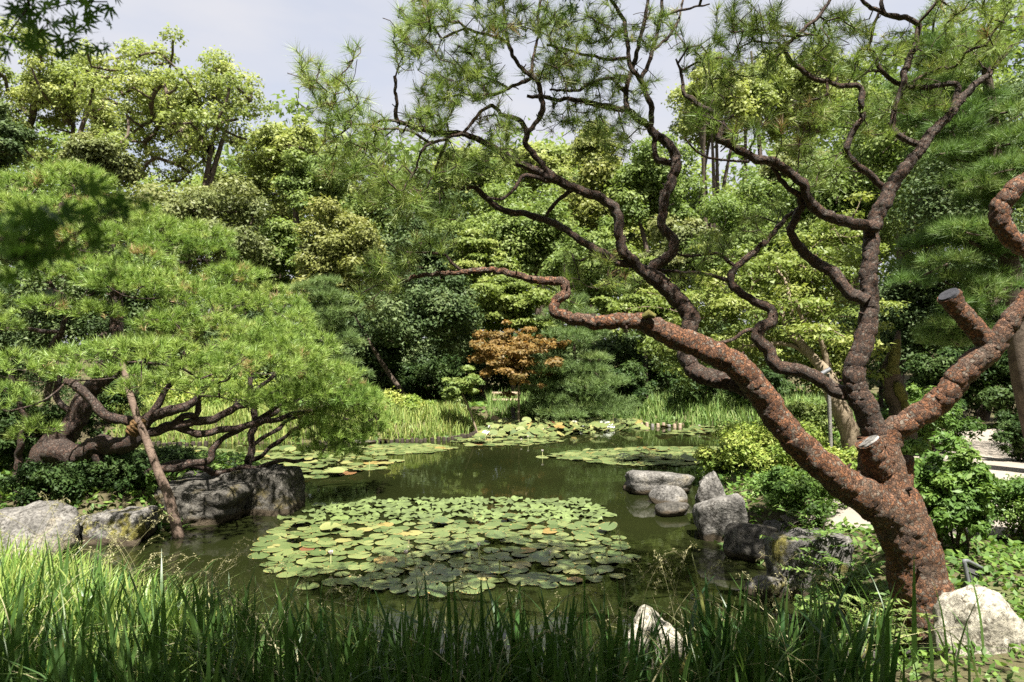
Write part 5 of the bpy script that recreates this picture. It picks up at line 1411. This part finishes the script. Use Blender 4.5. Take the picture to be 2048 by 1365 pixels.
lily_patch('far thin lily patch below the pale logs', [(1320, 864), (1400, 860), (1500, 862), (1520, 868), (1420, 871), (1330, 869)], 70, .14, 7, raised=.3, flowers=2)


# ------------------------------------------------------------------ reeds and grasses
def blades(mb, base, h, w, rng, nseg=4, bend=.35, att=None, mat=0, az=None):
    n = len(base)
    h = np.broadcast_to(h, (n,)); w = np.broadcast_to(w, (n,))
    az = rng.random(n) * 2 * np.pi if az is None else az
    L = np.stack([np.cos(az), np.sin(az), np.zeros(n)], 1)
    fa = az + np.pi / 2 + rng.normal(size=n) * .5
    S = np.stack([np.cos(fa), np.sin(fa), np.zeros(n)], 1)
    bd = bend * (0.3 + rng.random(n) ** 1.5 * 1.6)
    rows = []
    for k in range(nseg + 1):
        t_ = k / nseg
        c = base + UP * (h * (t_ - .28 * bd * t_ ** 3))[:, None] + L * (h * bd * t_ ** 2.2)[:, None]
        ww = (w * .5 * (1 - t_ ** 2.2) + .0004)[:, None]
        rows += [c - S * ww, c + S * ww]
    V = np.stack(rows, 1).reshape(-1, 3)
    m_ = 2 * (nseg + 1)
    f = np.concatenate([np.stack([np.arange(n) * m_ + 2 * k + q for q in (0, 1, 3, 2)], 1) for k in range(nseg)])
    a = rng.random(n) if att is None else att
    mb.add(V, f, mat, np.tile(a, nseg))


def strip(rng, n, pxr, dr, lo=.02, hi=9, dens=None):
    """points on land inside a pixel-column and depth range"""
    out = []
    while sum(map(len, out)) < n:
        d = dr[0] + (dr[1] - dr[0]) * rng.random(n)
        px = pxr[0] + (pxr[1] - pxr[0]) * rng.random(n)
        x = (px - 1024) * d / F
        s = shore_sd(x, d)
        k = (s > lo) & (s < hi)
        if dens is not None: k &= dens(px, d) > rng.random(n)
        out.append(np.stack([x[k], d[k], hz(x[k], d[k]) - .02], 1))
    return np.vstack(out)[:n]


def GD(px, d):
    return (1 - .93 * sstep(1450, 1850, px)) * (1 - .75 * np.exp(-((px - 1310) / 110.) ** 2)) * (.45 + .55 * (np.sin(px * .021 + d * 3) + np.sin(px * .047) > -.5))


rng = np.random.default_rng(31)
mb = MB(); b = strip(rng, 9000, (230, 975), (14.3, 17.6), hi=2.6)
blades(mb, b, .22 + .22 * rng.random(len(b)), .022, rng, 3, .35)
tag(mb.build('reed_bed', M['reed_blades']), 'pale yellow-green reeds along the far left shore', 'reeds', kind='stuff')
mb = MB(); b = strip(rng, 11000, (975, 1720), (15.2, 20.0), hi=2.4)
blades(mb, b, .22 + .34 * rng.random(len(b)) ** 2, .024, rng, 3, .3)
tag(mb.build('reed_bed', M['cool_reed_blades']), 'fresh green reeds along the far right shore behind the lilies', 'reeds', kind='stuff')

# low ground cover on the banks
mb = MB()
for n_, pr, dr, hi in ((9000, (-250, 640), (6.8, 13.0), 4), (14000, (1380, 2300), (4.0, 13.5), 6), (9000, (-500, 2500), (1.6, 5.6), 4), (12000, (200, 1800), (14.5, 24), 7)):
    b = strip(rng, n_, pr, dr, .03, hi)
    k = ~in_poly(PATH, b[:, 0], b[:, 1]); b = b[k]
    s = .016 + .0062 * b[:, 1]
    N = unit(UP * 1.0 + rdir(rng, len(b)) * .9)
    leaves(mb, b + UP * (.03 + .07 * rng.random(len(b)))[:, None], N, s * 1.5, s * .7, rng, att=rng.random(len(b)))
tag(mb.build('ground_cover', M['shrub_leaves']), 'low leafy ground cover over the pond banks', 'ground cover', kind='stuff')

# fine arching grass with seed heads on the near bank
mb = MB()
b = strip(rng, 1300, (-150, 1980), (2.7, 4.3), .0, 3, dens=GD)
blades(mb, b, .30 + .38 * rng.random(len(b)), .006 + .006 * rng.random(len(b)), rng, 6, .75)
b = strip(rng, 2200, (-150, 520), (3.3, 5.6), .0, 3)
blades(mb, b, .28 + .28 * rng.random(len(b)), .006 + .006 * rng.random(len(b)), rng, 6, .6, mat=1)
b = strip(rng, 260, (-150, 1800), (2.7, 4.6), .0, 3)
blades(mb, b, .3 + .35 * rng.random(len(b)), .005 + .006 * rng.random(len(b)), rng, 6, 1.2, mat=2)
tag(mb.build('bank_grass', [M['grass_blades'], M['sunlit_grass_blades'], M['seed_heads']]), 'fine arching grass between the irises on the near bank', 'grass', kind='stuff')
mb = MB()
b = np.vstack([strip(rng, 40, (60, 560), (3.6, 5.0), .0, 2), strip(rng, 70, (500, 1600), (2.9, 4.2), .0, 2)])
for q in b:
    az = rng.random() * 6.28; h = .55 + .28 * rng.random(); ln = .12 + .2 * rng.random()
    e = q + [math.cos(az) * ln, math.sin(az) * ln, h]
    pth = spline(np.array([q, q + [0, 0, h * .6], e, e + [math.cos(az) * .08, math.sin(az) * .08, -.01]]), .03)
    tube(mb, pth, np.linspace(.0018, .0009, len(pth)), 3, cap=False)
    tpp = pth[-7:]
    C = np.repeat(tpp, 5, 0) + rng.normal(size=(len(tpp) * 5, 3)) * .008
    T = unit(np.repeat(unit(np.gradient(tpp, axis=0)), 5, 0) + rng.normal(size=C.shape) * .5)
    leaves(mb, C, rdir(rng, len(C)), .018, .005, rng, T=T, att=rng.random(len(C)))
tag(mb.build('seed_grass', M['seed_heads']), 'pale seed heads of grass standing over the near bank', 'grass', kind='stuff')


# irises: sword leaves, each leaf an object of its own under its clump
def sword_mesh(seed, mat, bend):
    rng = np.random.default_rng(seed)
    n = 7
    bd = bend * (.4 + rng.random()); kink = rng.random() < .25
    V, f = [], []
    for k in range(n + 1):
        t_ = k / n
        x = bd * t_ ** 2.4 + (.35 * max(0, t_ - .7) if kink else 0)
        z = t_ - .25 * bd * t_ ** 3 - (.3 * max(0, t_ - .7) if kink else 0)
        w_ = .5 * (.75 + .5 * t_ - 1.25 * t_ ** 3.2) + .004
        V += [(x, -w_, z), (x - .25 * w_ * .05, 0, z), (x, w_, z)]
    V = np.array(V); V[:, 1] *= 1
    for k in range(n):
        a = 3 * k
        f += [[a, a + 1, a + 4, a + 3], [a + 1, a + 2, a + 5, a + 4]]
    mb = MB(); mb.add(V, f)
    return mb.mesh('leaf', M[mat], True)


SW = {m_: [sword_mesh(40 + k, m_, .05 + .1 * k) for k in range(7)] for m_ in ('iris', 'iris_lit')}


def iris_clump(pos, label, group, mat, nleaf, h, rng, w=.03):
    o = thing('iris_clump', pos, label, 'iris', group)
    for k in range(nleaf):
        lf = bpy.data.objects.new('leaf', SW[mat][min(6, int(abs(rng.normal()) * 2.4))])
        COL.objects.link(lf); lf.parent = o
        az = rng.random() * 6.28
        lf.location = (rng.normal() * .06, rng.normal() * .05, -.03)
        lf.rotation_euler = (rng.normal() * .10, abs(rng.normal()) * .16, az)
        hh = h * (.6 + .5 * rng.random())
        lf.scale = (hh, w * (.65 + .6 * rng.random()), hh)
    return o


rng = np.random.default_rng(61)
for k in range(26):
    px = -60 + 520 * ((k * .618) % 1) ; d = 3.7 + 1.5 * ((k * .381 + .2) % 1)
    x = (px - 1024) * d / F
    if shore_sd(np.array([x]), np.array([d]))[0] < .03: d = 3.8; x = (px - 1024) * d / F
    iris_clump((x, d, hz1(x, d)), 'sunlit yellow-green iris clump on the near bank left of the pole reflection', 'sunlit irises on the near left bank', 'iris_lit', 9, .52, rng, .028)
for k in range(44):
    px = 20 + 1760 * ((k * .618 + .1) % 1); d = 2.95 + 1.0 * ((k * .381) % 1)
    x = (px - 1024) * d / F
    hgt = .68 if px > 500 else .52
    if 1180 < px < 1440: hgt = .42
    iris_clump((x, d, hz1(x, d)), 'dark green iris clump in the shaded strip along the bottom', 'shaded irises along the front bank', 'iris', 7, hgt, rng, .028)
mb = MB()
b = strip(rng, 1350, (-150, 1980), (2.7, 4.1), .0, 3, dens=GD)
blades(mb, b, .34 + .36 * rng.random(len(b)), .018 + .018 * rng.random(len(b)), rng, 6, .2, att=.1 + .5 * rng.random(len(b)))
b = strip(rng, 700, (-150, 480), (3.6, 5.5), .0, 3)
blades(mb, b, .36 + .22 * rng.random(len(b)), .014 + .014 * rng.random(len(b)), rng, 6, .25, mat=1)
tag(mb.build('iris_bed', [M['grass_blades'], M['sunlit_grass_blades']]), 'dense mass of further sword leaves between the iris clumps', 'iris leaves', kind='stuff')


# ------------------------------------------------------------------ maple overhead: its leaves hang into the top of the picture and shade the near bank
mp = thing('overhanging_maple_tree', (-3.4, -1.6, hz1(-3.4, -1.6)), 'dark maple sprays hanging into the top left corner and left edge', 'tree')
rng = np.random.default_rng(71)
star = []
for k, (an, ln) in enumerate([(-125, .38), (-75, .72), (-36, .92), (0, 1.0), (36, .92), (75, .72), (125, .38)]):
    star.append((math.radians(an), ln))
SV = [(0, 0)]
for k, (an, ln) in enumerate(star):
    SV += [(math.cos(an - .17) * ln * .55, math.sin(an - .17) * ln * .55), (math.cos(an) * ln, math.sin(an) * ln), (math.cos(an + .17) * ln * .55, math.sin(an + .17) * ln * .55)]
    if k < 6: SV.append((math.cos(an + .3) * .24, math.sin(an + .3) * .24))
SV = np.array(SV)
SF = []
j = 1
for k in range(7):
    SF += [[0, j, j + 1], [0, j + 1, j + 2]]
    if k < 6: SF += [[0, j + 2, j + 3], [0, j + 3, j + 4]]; j += 4
SF = np.array(SF)


def star_leaves(mb, C, N, size, rng):
    n = len(C)
    T = rdir(rng, n); T[:, 2] -= .3
    T = unit(T - N * np.sum(T * N, 1, keepdims=True)); S = np.cross(N, T)
    size = np.broadcast_to(size, (n,))[:, None, None]
    V = C[:, None, :] + (T[:, None, :] * SV[None, :, :1] + S[:, None, :] * SV[None, :, 1:]) * size
    f = (np.arange(n)[:, None, None] * len(SV) + SF[None]).reshape(-1, 3)
    mb.add(V.reshape(-1, 3), f, 0, np.repeat(rng.random(n), len(SF)))


base = np.array([-3.4, -1.6, hz1(-3.4, -1.6)])
tp = spline(np.array([np.r_[base, .17], np.r_[-3.1, -1.2, 2.2, .14], np.r_[-2.4, -.6, 3.9, .10], np.r_[-1.4, .1, 5.2, .05]]), .12)
mb = MB(); tube(mb, tp[:, :3], tp[:, 3], 14, knob=.12, nscale=6); mb.build('trunk', M['bark_far'], mp, smooth=True)
sk = Skel(); sk.add_path(tp[len(tp) // 3:])
cl = []
for k in range(222):          # canopy over the near bank
    x = -3.6 + 6.8 * rng.random(); y = -2.6 + 4.7 * rng.random()
    cl.append((x, y, 5.0 + .9 * rng.random() + .1 * abs(x)))
cl = np.array(cl)
cl = cl[~((cl[:, 0] < -.75 - .2 * (cl[:, 1] - 1)) & (cl[:, 1] > 0.75))]  # canopy gaps shaped to let sun onto left irises, boulder and pointed rock
cl = cl[~((cl[:, 0] > 2.2) & (cl[:, 1] > 0.9))]
cl = cl[~((cl[:, 0] > 1.0) & (cl[:, 1] > 1.55))]
spr = [P(40, 40, 1.7), P(90, 20, 1.8), P(15, 70, 1.6), P(75, 70, 1.7), P(110, 95, 1.75), P(135, 85, 1.8), P(160, 78, 1.8), P(215, 4, 1.9), P(155, 4, 1.85), P(965, -6, 2.2), P(1140, -4, 2.3), P(100, 45, 1.7), P(60, 10, 1.7),
       P(20, 480, .66), P(60, 470, .67), P(100, 452, .69), P(50, 515, .66), P(10, 525, .65), P(140, 475, .69), P(185, 450, .70), P(225, 425, .72), P(250, 412, .73), P(110, 500, .68), P(-20, 500, .64)]
spr = np.array(spr)
sk.grow(np.array([P(-260, 430, .7)]), rng, step=.15, wig=.05)
sk.grow(np.array([P(-40, 480, .66), P(60, 480, .67)]), rng, step=.1, wig=.05)
sk.grow(cl, rng, step=.2, wig=.12)
sk.grow(np.array([P(-150, -60, 1.5), P(980, -200, 2.2)]), rng, step=.15, wig=.1)
sk.grow(spr, rng, step=.1, wig=.1)
mb = MB(); sk.twigs(mb, r0=.0016, power=.5, seg=5, rmax=.05); mb.build('twigs', M['bark_far'], mp, smooth=True)
mb = MB()
C = np.repeat(cl, 90, 0) + rng.normal(size=(len(cl) * 90, 3)) * [.30, .30, .12]
leaves(mb, C, unit(UP + rdir(rng, len(C)) * .5), .13, .10, rng, att=rng.random(len(C)))
for q in spr:
    nn = 9 if q[1] > 1.3 else 7
    sc_ = 1.0 if q[1] > 1.3 else .68
    C = q + rng.normal(size=(nn, 3)) * [.035 * sc_, .05 * sc_, .022 * sc_]
    star_leaves(mb, C, unit(UP * .5 + rdir(rng, nn)), (.030 + .012 * rng.random(nn)) * sc_, rng)
mb.build('crown', M['maple_leaves'], mp)
